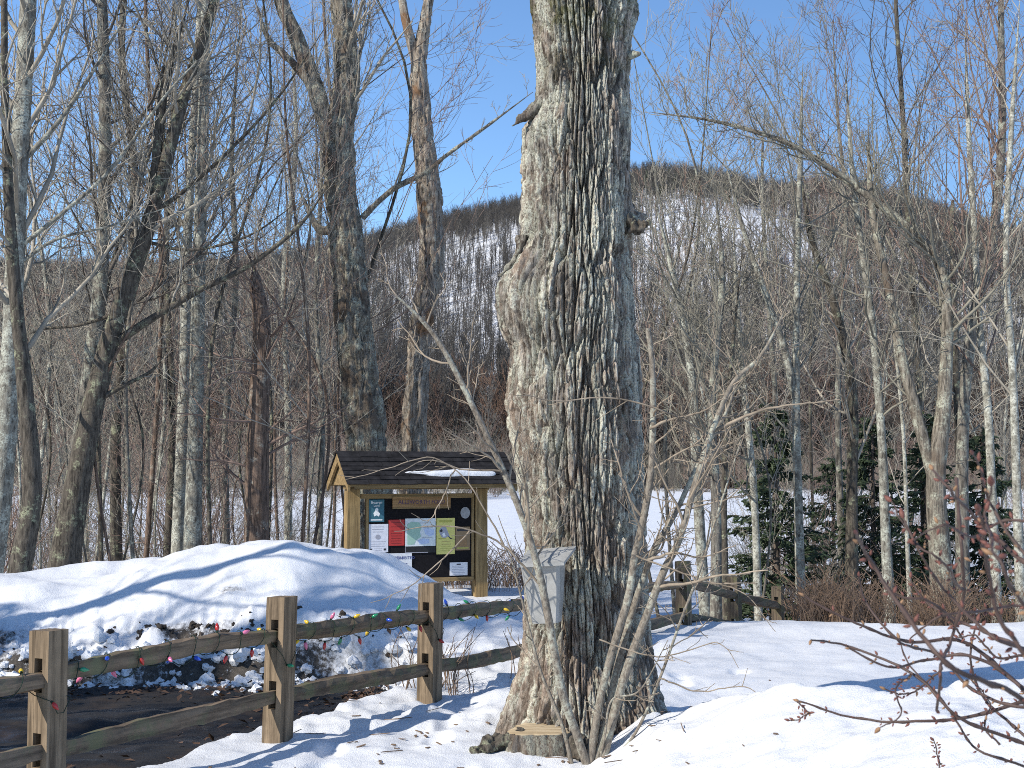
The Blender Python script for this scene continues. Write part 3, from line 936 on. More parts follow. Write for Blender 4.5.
def slim_trees():
    """thin understory stems; each its own tree, alike ones in groups"""
    rng = np.random.default_rng(5)
    kinds = []
    for k in range(8):
        h = 6.0 + 1.0 * k
        r = 0.018 + 0.0032 * k
        pts = np.array([[0, 0, -0.15], [rng.normal() * .25, rng.normal() * .25, h * .33], [rng.normal() * .5, rng.normal() * .5, h * .66], [rng.normal() * .9, rng.normal() * .9, h]])
        V, q, p, rr = trunk_tube(pts, [r, r * .85, r * .6, r * .2], rng, 24, 6, 0.06)
        tm = make_mesh('trunk', V, [q], M[['bark_grey', 'bark_pale', 'bark_dark', 'bark_red'][k % 4]])
        mb = MB(); add_crown(mb, p, rr, rng, (20, 6, 5), 0.2, blen=(0.14, 0.34), rmin=0.0034, up=0.14)
        cm = mb.mesh('branches', M[['twig_grey', 'twig_olive', 'twig_red', 'twig_grey'][k % 4]])
        kinds.append((tm, cm))
    spots = []
    for i in range(64):
        px = rng.uniform(-60, 385); Y = rng.uniform(18, 36)
        spots.append((px, Y, 'left', 'thin saplings in the left woods'))
    for i in range(22):
        px = rng.uniform(655, 1090); Y = rng.uniform(19, 42)
        spots.append((px, Y, 'right', 'thin saplings in the right woods'))
    marks = [(-20, 'at the left edge of the photo'), (35, 'beside the pale trunk at the left edge'), (95, 'behind the dark leaning trunk'), (145, 'just right of the dark leaning trunk'), (185, 'behind the close pale pair'),
             (225, 'just right of the close pale pair'), (258, 'behind the reddish snag'), (290, 'just right of the reddish snag'), (325, 'left of the shaggy maple'), (365, 'behind the shaggy maple'), (395, 'between the shaggy maple and the dead tree'),
             (428, 'behind the dead tree'), (460, 'just right of the dead tree'), (495, 'close left of the old maple'), (670, 'close right of the old maple'), (715, 'behind the far fence posts'), (750, 'left of the left spruce'),
             (785, 'behind the left spruce'), (825, 'right of the left spruce'), (850, 'by the dark trunk between the spruces'), (888, 'by the lichen-sided trunk'), (915, 'just left of the arching tree'), (945, 'behind the arching tree'),
             (975, 'just right of the arching tree'), (1000, 'by the slim smooth trunks at right'), (1040, 'at the right edge of the photo')]
    used = {}
    spots = [(px, Y, min(marks, key=lambda m: abs(m[0] - px))[1], grp) for px, Y, lab, grp in spots]
    order = {}
    for i, (px, Y, w, grp) in enumerate(spots):
        order.setdefault((w, i % 4), []).append(i)
    for i, (px, Y, w, grp) in enumerate(spots):
        tone = ['grey', 'pale', 'dark', 'reddish'][i % 4]
        mates = sorted(order[(w, i % 4)], key=lambda j: spots[j][1])
        how = '' if len(mates) == 1 else ['nearest ', 'second nearest ', 'third nearest ', 'fourth nearest ', 'fifth nearest ', 'sixth nearest '][min(5, mates.index(i))]
        lab = ('%sthin %s sapling %s' % (how, tone, w))
        x = (px - 512) / F * Y
        t = thing('sapling', lab, 'tree', (x, Y, ghs(x, Y)), grp, rotz=rng.uniform(0, 6.28))
        s = rng.uniform(0.75, 1.2); t.scale = (s, s, s)
        tm, cm = kinds[i % 8]
        link('trunk', tm, t); link('branches', cm, t)['kind'] = 'stuff'


slim_trees()


def spruces():
    def make(seed, h, w):
        rng = np.random.default_rng(seed)
        mb = MB()
        nw = int(h / 0.19)
        P0 = []
        for i in range(nw):
            z = 0.25 + (h - 0.3) * i / nw
            f = 1 - z / h
            for j in range(int(5 + 3 * f)):
                a = rng.uniform(0, 2 * PI)
                L = w * (f ** 0.8) * rng.uniform(0.45, 1.15) + 0.12
                P0.append((z + rng.uniform(-.10, .10), a, L))
        P0 = np.array(P0)
        z, a, L = P0.T
        n = len(z)
        k = 7
        s = np.linspace(0, 1, k)[None]
        x = np.cos(a)[:, None] * L[:, None] * s; y = np.sin(a)[:, None] * L[:, None] * s
        zz = z[:, None] + L[:, None] * (-0.28 * s + 0.22 * s ** 2.5)
        b = np.stack([x, y, zz], -1) + rng.normal(size=(n, k, 3)) * 0.012
        R = np.maximum(0.012 * (1 - s * .7) * np.ones((n, 1)), 0.004)
        V, q = tubes(b, R, 3); mb.add(V, q)
        nd = MB()
        m = 14
        b2, r2 = kids(b, R, rng, m, (0.18, 1.0), (0.6, 1.1), lambda t, pl: (0.10 + 0.30 * pl * (1.1 - t)) * rng.uniform(.7, 1.2, t.shape), k=4, up=-0.12, wig=0.12, rf=1, rmin=0.004)
        b2[:, :, 2] = b2[:, :1, 2] + 0.6 * (b2[:, :, 2] - b2[:, :1, 2]) - 0.05 * np.linspace(0, 1, 4)
        r2 = np.ones_like(r2) * np.array([0.010, 0.020, 0.018, 0.004])[None]
        V, q = tubes(b2, r2, 3); nd.add(V, q)
        b3, r3 = kids(b2, r2, rng, 3, (0.2, 0.9), (0.5, 1.0), (0.4, 0.7), k=3, up=-0.05, wig=0.1, rf=1, rmin=0.004)
        b3[:, :, 2] = b3[:, :1, 2] + 0.6 * (b3[:, :, 2] - b3[:, :1, 2])
        r3 = np.ones_like(r3) * np.array([0.009, 0.017, 0.003])[None]
        V, q = tubes(b3, r3, 3); nd.add(V, q)
        tp = resample(np.array([[0, 0, -.2], [0, 0, h * .5], [0, 0, h]]), 10); tr = np.linspace(0.02 * h, 0.01, 10)
        V, q = tubes(tp, tr, 8); mb.add(V, q)
        return mb.mesh('trunk', M['spruce_bark'], True), nd.mesh('crown', M['needles'])
    kinds = [make(1, 4.3, 1.25), make(2, 5.2, 1.35), make(3, 3.4, 1.15)]
    for px, Y, k, s, lab in ((775, 20.5, 0, 0.86, 'dark green spruce behind the straight pale trunk right of the fence'),
                             (925, 20.5, 1, 0.70, 'largest dark spruce behind the thick trunk at right'),
                             (872, 22, 0, 0.85, 'dark spruce between the largest spruce and the dark trunk'),
                             (982, 21, 0, 0.8, 'dark spruce behind the slim pale trunks near the right edge'),
                             (832, 27, 2, 0.9, 'small spruce half hidden farther back between two others')):
        x = (px - 512) / F * Y
        t = thing('spruce_tree', lab, 'spruce', (x, Y, ghs(x, Y)), 'spruces on the right', rotz=px * 0.37)
        t.scale = (s, s, s)
        link('trunk', kinds[k][0], t); link('crown', kinds[k][1], t)
    for x, y, k, s, lab in ((-10.4, 8.2, 1, 1.15, 'tall spruce out of frame left of the driveway'), (-8.0, 9.5, 0, 0.95, 'spruce out of frame near the left end of the bank')):
        t = thing('spruce_tree', lab, 'spruce', (x, y, ghs(x, y)), 'trees left of the picture', rotz=x)
        t.scale = (s, s, s)
        link('trunk', kinds[k][0], t); link('crown', kinds[k][1], t)


spruces()


def shade_trees():
    """trees out of the picture on the left whose shade falls on the bank and the yard"""
    for i, (x, y, h, r, lab) in enumerate(((-10.5, 6.5, 13, 0.2, 'tall bare tree out of frame left of the driveway'),
                                      (-8.2, 9.6, 9, 0.13, 'bare tree out of frame left of the snowbank'),
                                      (-8.6, 5.3, 12, 0.16, 'bare tree out of frame beside the near driveway'),
                                      (-11.8, 4.4, 14, 0.2, 'bare tree out of frame farther left of the driveway'))):
        rng = np.random.default_rng(400 + i)
        pts = np.array([[x, y, -0.3], [x + rng.normal() * .3, y + rng.normal() * .3, h * .35], [x + rng.normal() * .6, y + rng.normal() * .6, h * .7], [x + rng.normal() * .8, y + rng.normal() * .8, h]])
        t = thing('bare_tree', lab, 'tree', tuple(pts[0]), 'trees left of the picture')
        V, q, p, rr = trunk_tube(pts, [r * 1.2, r * .9, r * .6, r * .15], rng, 30, 10)
        wpart('trunk', V, [q], M['bark_grey'], t)
        mb = MB(); add_crown(mb, p, rr, rng, (14, 6, 3), 0.3, blen=(0.16, 0.32), rmin=0.006)
        wpart('branches', mb.verts(), mb.faces(), M['twig_grey'], t)['kind'] = 'stuff'


shade_trees()


def brush():
    rng = np.random.default_rng(8)
    src = []
    for k, (mat, hh) in enumerate((('twig_red', 2.6), ('twig_grey', 2.4), ('twig_olive', 2.8), ('twig_red', 3.4), ('twig_olive', 3.6), ('twig_dark', 2.2))):
        n = 15
        a = rng.uniform(0, 2 * PI, n); rr = rng.uniform(0, 0.25, n)
        b0 = np.stack([np.cos(a) * rr, np.sin(a) * rr, -0.1 + 0 * a], 1)
        d = np.stack([np.cos(a) * .45, np.sin(a) * .45, np.ones(n)], 1) + rng.normal(size=(n, 3)) * .15
        s = np.linspace(0, 1, 7)
        L = hh * rng.uniform(.6, 1.1, n)
        pts = b0[:, None] + d[:, None] * L[:, None, None] * s[None, :, None]
        pts += np.cumsum(rng.normal(size=(n, 7, 3)) * .035, 1)
        pts[:, :, 2] -= (s ** 2)[None] * rng.uniform(0, .5, n)[:, None]
        R = 0.011 * (1 - .7 * s)[None] * rng.uniform(.6, 1.3, n)[:, None]
        mb = MB(); V, q = tubes(pts, R, 4); mb.add(V, q)
        b, br = kids(pts, R, rng, 7, (.2, 1), (.4, 1.0), (.25, .5), k=5, up=.08, wig=.2, rf=.7, rmin=.0045)
        V, q = tubes(b, br, 3); mb.add(V, q)
        b, br = kids(b, br, rng, 4, (.2, 1), (.4, 1.0), (.3, .6), k=4, up=.05, wig=.2, rf=.7, rmin=.0035)
        V, q = tubes(b, br, 3); mb.add(V, q)
        src.append(mb.mesh('brush_clump', M[mat]))
    pts = []
    for i in range(42):
        px = rng.uniform(-80, 350); Y = 21 + 24 * rng.random()
        pts.append(((px - 512) / F * Y, Y))
    for i in range(30):
        px = rng.uniform(740, 1110); Y = 19 + 25 * rng.random()
        pts.append(((px - 512) / F * Y, Y))
    for i in range(900):
        px = rng.uniform(-150, 1180); Y = 120 + 60 * rng.random() + (30 if px > 500 else 0)
        pts.append(((px - 512) / F * Y, Y))
    pts = np.array(pts); z = gh(pts[:, 0], pts[:, 1])
    n = len(pts)
    rot = np.zeros((n, 3)); rot[:, 2] = rng.random(n) * 6.28
    s = rng.uniform(.55, 1.15, n) * np.where(pts[:, 1] > 90, 1.8, 1.0)
    scatter('brush', 'tangled bare brush filling the woods', np.column_stack([pts, z]), rot, np.stack([s, s, s], 1), src)
    # tan stalks along the crest on the right and round the kiosk
    src = []
    for k in range(4):
        n = 22
        a = rng.uniform(0, 2 * PI, n); rr = rng.uniform(0, .25, n)
        b0 = np.stack([np.cos(a) * rr, np.sin(a) * rr, -.1 + 0 * a], 1)
        s = np.linspace(0, 1, 6)
        L = rng.uniform(.3, .8, n)
        lean = rng.normal(size=(n, 2)) * .35
        p = b0[:, None] + np.stack([lean[:, None, 0] * (s ** 2)[None] * L[:, None], lean[:, None, 1] * (s ** 2)[None] * L[:, None], (s - .35 * s ** 3 * np.abs(lean[:, :1])) * L[:, None]], -1)
        R = np.full((n, 6), .0045) * np.linspace(1, .6, 6)
        mb = MB(); V, q = tubes(p, R, 3); mb.add(V, q)
        b, br = kids(p, R, rng, 3, (.4, 1), (.3, .8), (.15, .35), k=3, up=.05, wig=.2, rf=.8, rmin=.003)
        V, q = tubes(b, br, 3); mb.add(V, q)
        src.append(mb.mesh('stalk_clump', M['straw']))
    pts = []
    for i in range(34):
        px = rng.uniform(760, 1040); Y = rng.uniform(15.8, 18.5)
        pts.append(((px - 512) / F * Y, Y))
    for i in range(34):
        px = rng.uniform(800, 950); Y = rng.uniform(15.3, 16.5)
        pts.append(((px - 512) / F * Y, Y))
    for i in range(25):
        px = rng.uniform(440, 540); Y = rng.uniform(18.2, 22)
        pts.append(((px - 512) / F * Y, Y))
    pts = np.array(pts); z = gh(pts[:, 0], pts[:, 1]); n = len(pts)
    rot = np.zeros((n, 3)); rot[:, 2] = rng.random(n) * 6.28
    s = rng.uniform(.6, 1.25, n)
    scatter('dry_stalks', 'tan dead stalks and brambles along the edge of the yard', np.column_stack([pts, z]), rot, np.stack([s, s, s], 1), src)


M['straw'] = plain_mat('dead stalks', (0.17, 0.115, 0.078), 0.4, 2.0, 0.8)
brush()


# ------------------------------------------------------------------ the old maple
MAPLE_Y = 8.5
OUT = np.array([  # py, left, right edge in the photo
    (-260, 548, 618), (-120, 540, 628), (-40, 532, 637), (0, 532, 638), (14, 533, 640), (40, 536, 633), (78, 537, 631), (112, 534, 633), (130, 521, 633), (176, 521, 632),
    (234, 521, 633), (254, 516, 633), (270, 506, 632), (284, 497, 632), (305, 495, 633), (328, 499, 635), (352, 512, 638), (380, 509, 640), (400, 507, 641),
    (434, 511, 642), (480, 519, 643), (520, 525, 644), (580, 527, 646), (629, 525, 648), (659, 522, 651), (688, 514, 655), (705, 508, 660), (722, 503, 664), (760, 496, 670)], float)


def old_maple():
    Y = MAPLE_Y
    axis_px = np.interp(np.arange(len(OUT)), [0, 6, 16, len(OUT) - 1], [583, 584, 579, 585])
    zs = np.array([P(512, py, Y)[2] for py in OUT[:, 0]])
    xL = (OUT[:, 1] - axis_px) / F * Y; xR = (OUT[:, 2] - axis_px) / F * Y; ax = (axis_px - 512) / F * Y
    o = np.argsort(zs)
    zs, xL, xR, ax = zs[o], xL[o], xR[o], ax[o]
    z0 = -0.25
    base = (float(np.interp(0, zs, ax)), Y, z0)
    t = thing('old_maple', 'massive old maple with deeply furrowed lichen-grey bark standing in snow', 'tree', base)
    nz, nt = 760, 470
    z = np.concatenate([np.linspace(z0, 4.7, nz - 40), np.linspace(4.7, 6.0, 41)[1:]])
    # denser columns on the side that faces the yard
    th = np.linspace(-PI, PI, nt, endpoint=False)
    th = th - 0.35 * np.sin(th)
    ZZ, TT = np.meshgrid(z, th, indexing='ij')
    RL = -np.interp(ZZ, zs, xL); RR = np.interp(ZZ, zs, xR); AX = np.interp(ZZ, zs, ax)
    RM = (RL + RR) / 2
    ker = np.ones(41) / 41
    rm1 = np.convolve(np.pad(RM[:, 0], 20, mode='edge'), ker, mode='valid')
    RM = rm1[:, None] * np.ones((1, nt))
    s = np.sin(TT); c = np.cos(TT)
    w = s ** 2
    R = RM * (1 - w) + np.where(s > 0, RR, RL) * w
    # the swelling on the left reaches round to the front
    zb = P(512, 300, Y)[2]
    R = R + 0.02 * np.exp(-((ZZ - zb) / 0.20) ** 2) * np.exp(-((TT + 0.9) / 0.55) ** 2)
    # burl and torn wood on the right
    zr = P(512, 222, Y)[2]
    R = R + 0.10 * np.exp(-((ZZ - zr) / 0.075) ** 2) * np.exp(-((TT - 1.5) / 0.28) ** 2) * (0.75 + 0.5 * vnoise(ZZ * 30, TT * 9, seed=9))
    # root flare in lobes
    fl = np.exp(-np.clip(ZZ + 0.1, 0, 9) / 0.28)
    R = R + fl * (0.05 + 0.05 * np.cos(TT * 5 + 0.7) + 0.03 * np.cos(TT * 3 + 2)) * (c > -2)
    # big soft undulation
    X0 = np.sin(TT); Y0 = -np.cos(TT)
    bx, by = X0 * 0.42, Y0 * 0.42
    warp = 0.5 * vnoise(bx * 5, by * 5, ZZ * 1.1, seed=81)
    R = R + 0.018 * fbm(bx * 3.2, by * 3.2, ZZ * 0.8, oct=2, seed=82)
    # furrowed bark: long plates parted by deep cracks, smaller flakes on them
    arc = TT * 0.40
    wu = 0.030 * vnoise(bx * 4, by * 4, ZZ * 0.7, seed=83) + 0.007 * fbm(bx * 12, by * 12, ZZ * 5, oct=2, seed=89)
    f1, f2, pid = worley((arc + wu) / 0.050, ZZ / 0.58 + 0.6 * vnoise(bx * 9, by * 9, ZZ * 0.5, seed=88), 3)
    crack = 1 - smooth(0.0, 0.26, f2 - f1)
    e1, e2, eid = worley((arc + wu * 1.2) / 0.021, ZZ / 0.13, 5)
    crack2 = 1 - smooth(0.0, 0.25, e2 - e1)
    g3 = vnoise(bx * 60, by * 60, ZZ * 16, seed=85)
    g4 = vnoise(bx * 120, by * 120, ZZ * 45, seed=86)
    lowz = np.exp(-np.clip(ZZ, 0, 9) / 0.5)
    region = 0.78 + 0.22 * smooth(-.35, .25, vnoise(bx * 3, by * 3, ZZ * 1.2, seed=87))
    R = R - region * (0.055 * crack ** 1.1 + 0.019 * crack2) + 0.010 * pid * region + 0.005 * eid + 0.006 * g3 + 0.0035 * g4
    # deep seams that run far up the trunk
    seam = vnoise(bx * 7 + 0.6 * vnoise(bx * 3, by * 3, ZZ * 0.9, seed=95), by * 7, ZZ * 0.45, seed=96)
    R = R - 0.028 * (1 - smooth(0.0, 0.05, np.abs(seam))) * (0.4 + 0.6 * smooth(-.2, .3, vnoise(bx * 2, by * 2, ZZ * 0.9, seed=97)))
    V = np.stack([AX + R * s, Y - R * c * 0.97, ZZ], -1)
    # horizontal jitter so plates overhang
    V[..., 2] += 0.008 * g3
    V = V.reshape(-1, 3)
    i = np.arange(nz - 1)[:, None] * nt; j = np.arange(nt)[None]; j2 = (j + 1) % nt
    q = np.stack([i + j, i + j2, i + nt + j2, i + nt + j], -1).reshape(-1, 4)
    tr = wpart('trunk', V, [q], M['maple'], t)
    at = tr.data.attributes.new('plate', 'FLOAT', 'POINT')
    at.data.foreach_set('value', (0.5 + 0.3 * pid + 0.2 * eid).astype(np.float32).ravel())
    # crown limbs above the frame
    rng = np.random.default_rng(77)
    top = np.array([float(np.interp(5.9, zs, ax)), Y, 5.7])
    mb = MB(); mb2 = MB()
    for dx, dy, r in ((-1.2, 0.3, .17), (1.0, -0.6, .19), (0.3, 1.3, .15), (0.0, -1.2, .13)):
        pts = top + np.array([[dx * .05, dy * .05, -0.3], [dx * .5, dy * .5, 1.2], [dx * 1.3, dy * 1.3, 2.8], [dx * 2.2, dy * 2.2, 5.0]])
        V, qq, p, rr = trunk_tube(pts, [r, r * .8, r * .5, r * .15], rng, 30, 10)
        wpart('limb', V, [qq], M['bark_grey'], t)
        add_crown(mb, p, rr, rng, (9, 6, 3), 0.25, blen=(.2, .4), rmin=.006)
    wpart('branches', mb.verts(), mb.faces(), M['twig_grey'], t)['kind'] = 'stuff'

    def stub(pts, rads, name, mat='maple', n=40, sides=26, amp=0.012, seed=0):
        p, rr = resample(np.array(pts), n, rads)
        V, qq = tubes(p, rr, sides)
        Vn = V.reshape(n, sides, 3); cc = p[:, None]
        nrm = (Vn - cc) / (np.linalg.norm(Vn - cc, axis=2, keepdims=True) + 1e-9)
        d = amp * fbm(Vn[..., 0] * 22, Vn[..., 1] * 22, Vn[..., 2] * 22, oct=3, seed=seed)
        V = (Vn + nrm * d[..., None]).reshape(-1, 3)
        # close the far end
        tipc = p[-1]; V = np.vstack([V, tipc])
        k = len(V) - 1
        tri = np.array([[(n - 1) * sides + a, (n - 1) * sides + (a + 1) % sides, k] for a in range(sides)])
        return wpart(name, V, [qq, tri], M[mat], t)
    stub([P(552, 96, 8.42), P(538, 108, 8.4), P(524, 117, 8.38), P(512, 126, 8.36)], [0.07, 0.05, 0.024, 0.008], 'broken_stub', seed=3)
    stub([P(628, 56, 8.4), P(636, 54, 8.36), P(640, 53, 8.34)], [0.03, 0.018, 0.010], 'broken_stub', 'bark_grey', 14, 10, .006, 4)
    stub([P(628, 226, 8.35), P(640, 229, 8.32), P(651, 222, 8.3)], [0.045, 0.028, 0.008], 'burl', 'bark_dark', 40, 30, .045, 5)
    # loose bark flap on the left shoulder
    stub([P(521, 236, 8.4), P(519, 252, 8.38), P(508, 268, 8.36), P(499, 276, 8.35)], [0.03, 0.022, 0.014, 0.006], 'bark_flap', 'maple', 40, 20, .016, 6)
    # sawn-off side stem at the foot
    c0 = P(538, 731, 7.98); zt = c0[2]
    n, sd = 30, 90
    zz = np.linspace(zt - 0.30, zt, n)[:, None] * np.ones((1, sd))
    aa = (np.arange(sd) * 2 * PI / sd)[None] * np.ones((n, 1))
    rr = 0.165 + 0.055 * (zt - zz) / 0.3 + 0.018 * np.cos(aa * 3 + 1)
    cr = np.abs(vnoise(np.cos(aa) * 4.5, np.sin(aa) * 4.5, zz * 4, seed=92))
    rr = rr + 0.03 * (np.clip(cr / .3, 0, 1) - 0.7) + 0.007 * vnoise(np.cos(aa) * 14, np.sin(aa) * 14, zz * 22, seed=93)
    V = np.stack([c0[0] + rr * np.cos(aa) * 1.0, c0[1] + 0.02 + rr * np.sin(aa) * .95, zz], -1)
    i = np.arange(n - 1)[:, None] * sd; j = np.arange(sd)[None]; j2 = (j + 1) % sd
    qq = np.stack([i + j, i + j2, i + sd + j2, i + sd + j], -1).reshape(-1, 4)
    st = wpart('sawn_stem', V.reshape(-1, 3), [qq], M['maple'], t)
    st['label'] = 'low sawn-off side stem at the foot'
    ring = V[-1]
    rngs = [ring + np.array([0, 0, 0.001])]
    for f in (0.92, 0.6, 0.3):
        rngs.append(c0 + (ring - c0) * f + np.array([0, 0, 0.006 + 0.004 * (1 - f)]))
    VV = np.vstack(rngs + [c0[None] + np.array([[0, 0.02, 0.010]])])
    qs = []
    for r_ in range(3):
        b = r_ * sd
        qs.append(np.stack([b + np.arange(sd), b + (np.arange(sd) + 1) % sd, b + sd + (np.arange(sd) + 1) % sd, b + sd + np.arange(sd)], 1))
    tri = np.array([[3 * sd + a, 3 * sd + (a + 1) % sd, 4 * sd] for a in range(sd)])
    VV[:, 2] += 0.05 * (VV[:, 1] - c0[1])          # the cut leans towards the yard a little
    wpart('cut_face', VV, [np.concatenate(qs), tri], M['cutwood'], st)
    stub([P(520, 742, 8.0), P(500, 742, 7.95), P(485, 745, 7.9), P(470, 752, 7.88)], [0.075, 0.055, 0.035, 0.012], 'root', 'bark_dark', 60, 34, .03, 8)
    stub([P(575, 745, 7.95), P(585, 752, 7.86), P(592, 764, 7.8)], [0.07, 0.06, 0.03], 'root', 'bark_dark', 40, 30, .03, 9)


old_maple()


def clump():
    """saplings sprouting in front of the old maple"""
    rng = np.random.default_rng(31)
    Y = 7.72
    root = thing('sapling_clump', 'clump of slender lichen-grey stems growing in front of the old maple', 'shrub', tuple(P(592, 762, Y) + np.array([0, 0, -0.05])))
    stems = [
        ([(590, 775), (577, 735), (562, 690), (549, 620), (536, 560), (516, 500), (482, 425), (442, 347), (412, 310), (386, 288)], (14, 12, 10, 8, 3), -0.35, (11, 4, 2), 0.35),
        ([(573, 770), (562, 725), (541, 672), (527, 620), (512, 562), (500, 540)], (7, 5, 3, 2), 0.1, (6, 3), 0.3),
        ([(588, 772), (599, 706), (610, 659), (628, 599), (635, 555), (643, 520), (651, 469), (653, 410), (652, 363), (648, 328)], (12, 11, 11, 9, 8), -0.1, (10, 4, 2), 0.4),
        ([(600, 772), (616, 706), (628, 665), (646, 617), (664, 570), (679, 540), (697, 478), (711, 434), (733, 383), (762, 354), (790, 300)], (14, 12, 10, 8, 3), -0.2, (12, 4, 2), 0.35),
        ([(594, 772), (606, 720), (624, 640), (650, 560), (676, 512), (704, 452), (728, 408), (738, 370)], (11, 10, 9, 6, 3), 0.15, (10, 4, 2), 0.4),
        ([(607, 768), (636, 732), (660, 678), (681, 620), (700, 570), (722, 500), (741, 440)], (5, 4, 4, 2), -0.3, (8, 3, 2), 0.3),
        ([(598, 770), (605, 735), (612, 700), (640, 690), (668, 640)], (4, 3, 2), -0.2, (5, 3), 0.3),
    ]
    tw = MB()
    for si, (pts, w, dY, nb, st) in enumerate(stems):
        path = np.array([P(px, py, Y + dY * k / (len(pts) - 1)) for k, (px, py) in enumerate(pts)])
        rad = np.interp(np.linspace(0, 1, len(pts)), np.linspace(0, 1, len(w)), np.array(w, float)) / 2 / F * Y
        if si != 2: rad[-1] = 1.0 / 2 / F * Y
        V, q, p, rr = trunk_tube(path, rad * 0.68, rng, 70, 12, 0.08, 0.2)
        wpart('stem', V, [q], M['stem'], root)
        b, br = kids(p[None], rr[None], rng, int(nb[0] * 1.5), (st, 0.98), (.6, 1.2), (.10, .26), k=9, up=.05, wig=.13, rf=.5, rmin=.004, tip=.3)
        V, q = tubes(b, br, 5); tw.add(V, q)
        b2, br2 = kids(b, br, rng, nb[1], (.2, .95), (.5, 1.0), (.25, .55), k=6, up=.03, wig=.15, rf=.6, rmin=.003, tip=.4)
        V, q = tubes(b2, br2, 4); tw.add(V, q)
        if len(nb) > 2:
            b3, br3 = kids(b2, br2, rng, nb[2], (.2, .95), (.5, 1.0), (.3, .6), k=4, up=.03, wig=.15, rf=.7, rmin=.0025, tip=.5)
            V, q = tubes(b3, br3, 3); tw.add(V, q)
    # twigs the photo shows singly
    for pts, w in (([(711, 433), (751, 416), (784, 407), (835, 402)], (5, 2)),
                   ([(650, 428), (680, 415), (705, 407), (722, 396)], (4, 2)),
                   ([(712, 440), (690, 425), (655, 408), (600, 398), (560, 401), (520, 393)], (3, 2)),
                   ([(545, 590), (505, 545), (470, 530), (430, 528), (398, 532)], (3, 1.4)),
                   ([(505, 545), (480, 500), (455, 470), (425, 462), (392, 478)], (2.4, 1.2)),
                   ([(470, 530), (440, 560), (405, 590), (372, 602)], (2.2, 1.2)),
                   ([(500, 470), (460, 468), (430, 455), (395, 462), (345, 478)], (2.5, 1.2)),
                   ([(455, 470), (440, 500), (428, 520), (412, 512)], (2, 1)),
                   ([(636, 555), (690, 575), (740, 590), (770, 628)], (2.5, 1.2)),
                   ([(600, 640), (660, 655), (720, 640), (742, 668)], (2.2, 1.2)),
                   ([(660, 678), (700, 690), (742, 684), (772, 700)], (2.2, 1.2)),
                   ([(648, 560), (676, 553), (700, 558), (735, 548)], (4, 2))):
        path = np.array([P(px, py, 7.62 - 0.22 * k / len(pts)) for k, (px, py) in enumerate(pts)])
        p, rr = resample(path, 24, np.interp(np.linspace(0, 1, len(pts)), [0, 1], (w[0] * .85, w[1] * .5)) / 2 / F * 7.5)
        p = p + np.cumsum(rng.normal(size=p.shape) * .0025, 0)
        V, q = tubes(p, rr, 5); tw.add(V, q)
        b, br = kids(p[None], rr[None], rng, 5, (.25, .95), (.5, 1.0), (.12, .3), k=5, up=.02, wig=.15, rf=.7, rmin=.0028, tip=.5)
        V, q = tubes(b, br, 3); tw.add(V, q)
    wpart('twigs', tw.verts(), tw.faces(), M['twig_tan'], root)['kind'] = 'stuff'


M['stem'] = bark_mat('sapling bark', (0.09, 0.075, 0.06), (0.26, 0.225, 0.18), (0.37, 0.37, 0.30), 0.55, 22, 0.5, 0.8, 0.01)
M['twig_tan'] = plain_mat('tan twig', (0.24, 0.195, 0.145), 0.45, 9.0, 0.75)
clump()


def sap_bucket():
    Y = 7.98
    base = P(546, 622, Y)
    t = thing('sap_bucket', 'grey metal sap bucket with slanted lid hung on the old maple', 'bucket', tuple(base))
    px = Y / F
    # outline of the bucket seen from above: flat front, chamfered corners
    def ring(wd, dp, z, cx=0.0, cy=0.0):
        ch = 0.24 * wd
        pts = [(-wd, dp * .4), (-wd, -dp * .45), (-wd + ch, -dp), (wd - ch * .5, -dp), (wd, -dp * .7), (wd, dp * .4)]
        return np.array([[cx + a, cy + b, z] for a, b in pts])
    rings = [ring(13.5 * px, 0.085, 0, 1.0 * px), ring(17 * px, 0.10, 22 * px, 0.6 * px), ring(20.5 * px, 0.125, 56 * px, 0)]
    inn = ring(19.7 * px, 0.119, 56 * px, 0)
    rings += [ring(21.2 * px, 0.130, 56.3 * px), ring(21.2 * px, 0.130, 58.5 * px), inn + np.array([0, 0, 2.5 * px]), ring(15 * px, 0.09, 8 * px, .6 * px)]
    V = np.vstack(rings); k = 6
    q = []
    for r in range(len(rings) - 1):
        for a in range(k):
            q.append([r * k + a, r * k + (a + 1) % k, (r + 1) * k + (a + 1) % k, (r + 1) * k + a])
    me = make_mesh('body', V, [np.array(q), np.array([[0, 1, 2, 3], [0, 3, 4, 5]])[:, ::-1]], M['metal'], smooth_shade=False)
    body = link('body', me, t)
    body.rotation_euler = (0, math.radians(-3), math.radians(-14))
    # lid: a folded plate that slopes to the yard, lip bent down all round
    mb = MB()
    zt = 59.5 * px
    L = [(-25 * px, -0.165, zt - 0.006), (21 * px, -0.165, zt + 0.010), (29 * px, 0.06, zt + 0.086), (-19 * px, 0.06, zt + 0.062)]
    top = np.array(L); bot = top - np.array([0, 0, 0.018])
    mid = top.mean(0) + np.array([0, 0, .006])
    V = np.vstack([top, bot, [mid]])
    mb.add(V, [[0, 4, 5, 1], [1, 5, 6, 2], [2, 6, 7, 3], [3, 7, 4, 0], [4, 7, 6, 5]], [[0, 1, 8], [1, 2, 8], [2, 3, 8], [3, 0, 8]])
    lid = link('lid', mb.mesh('lid', M['metal']), t)
    lid.rotation_euler = (0, 0, math.radians(-8))
    mb = MB(); mb.tube(np.array([[0.0, 0.0, 62 * px], [0, 0.04, 66 * px], [0, .12, 66 * px]]), np.array([.008, .008, .008]), 8)
    link('spout_hook', mb.mesh('spout_hook', M['metal'], True), t)


sap_bucket()

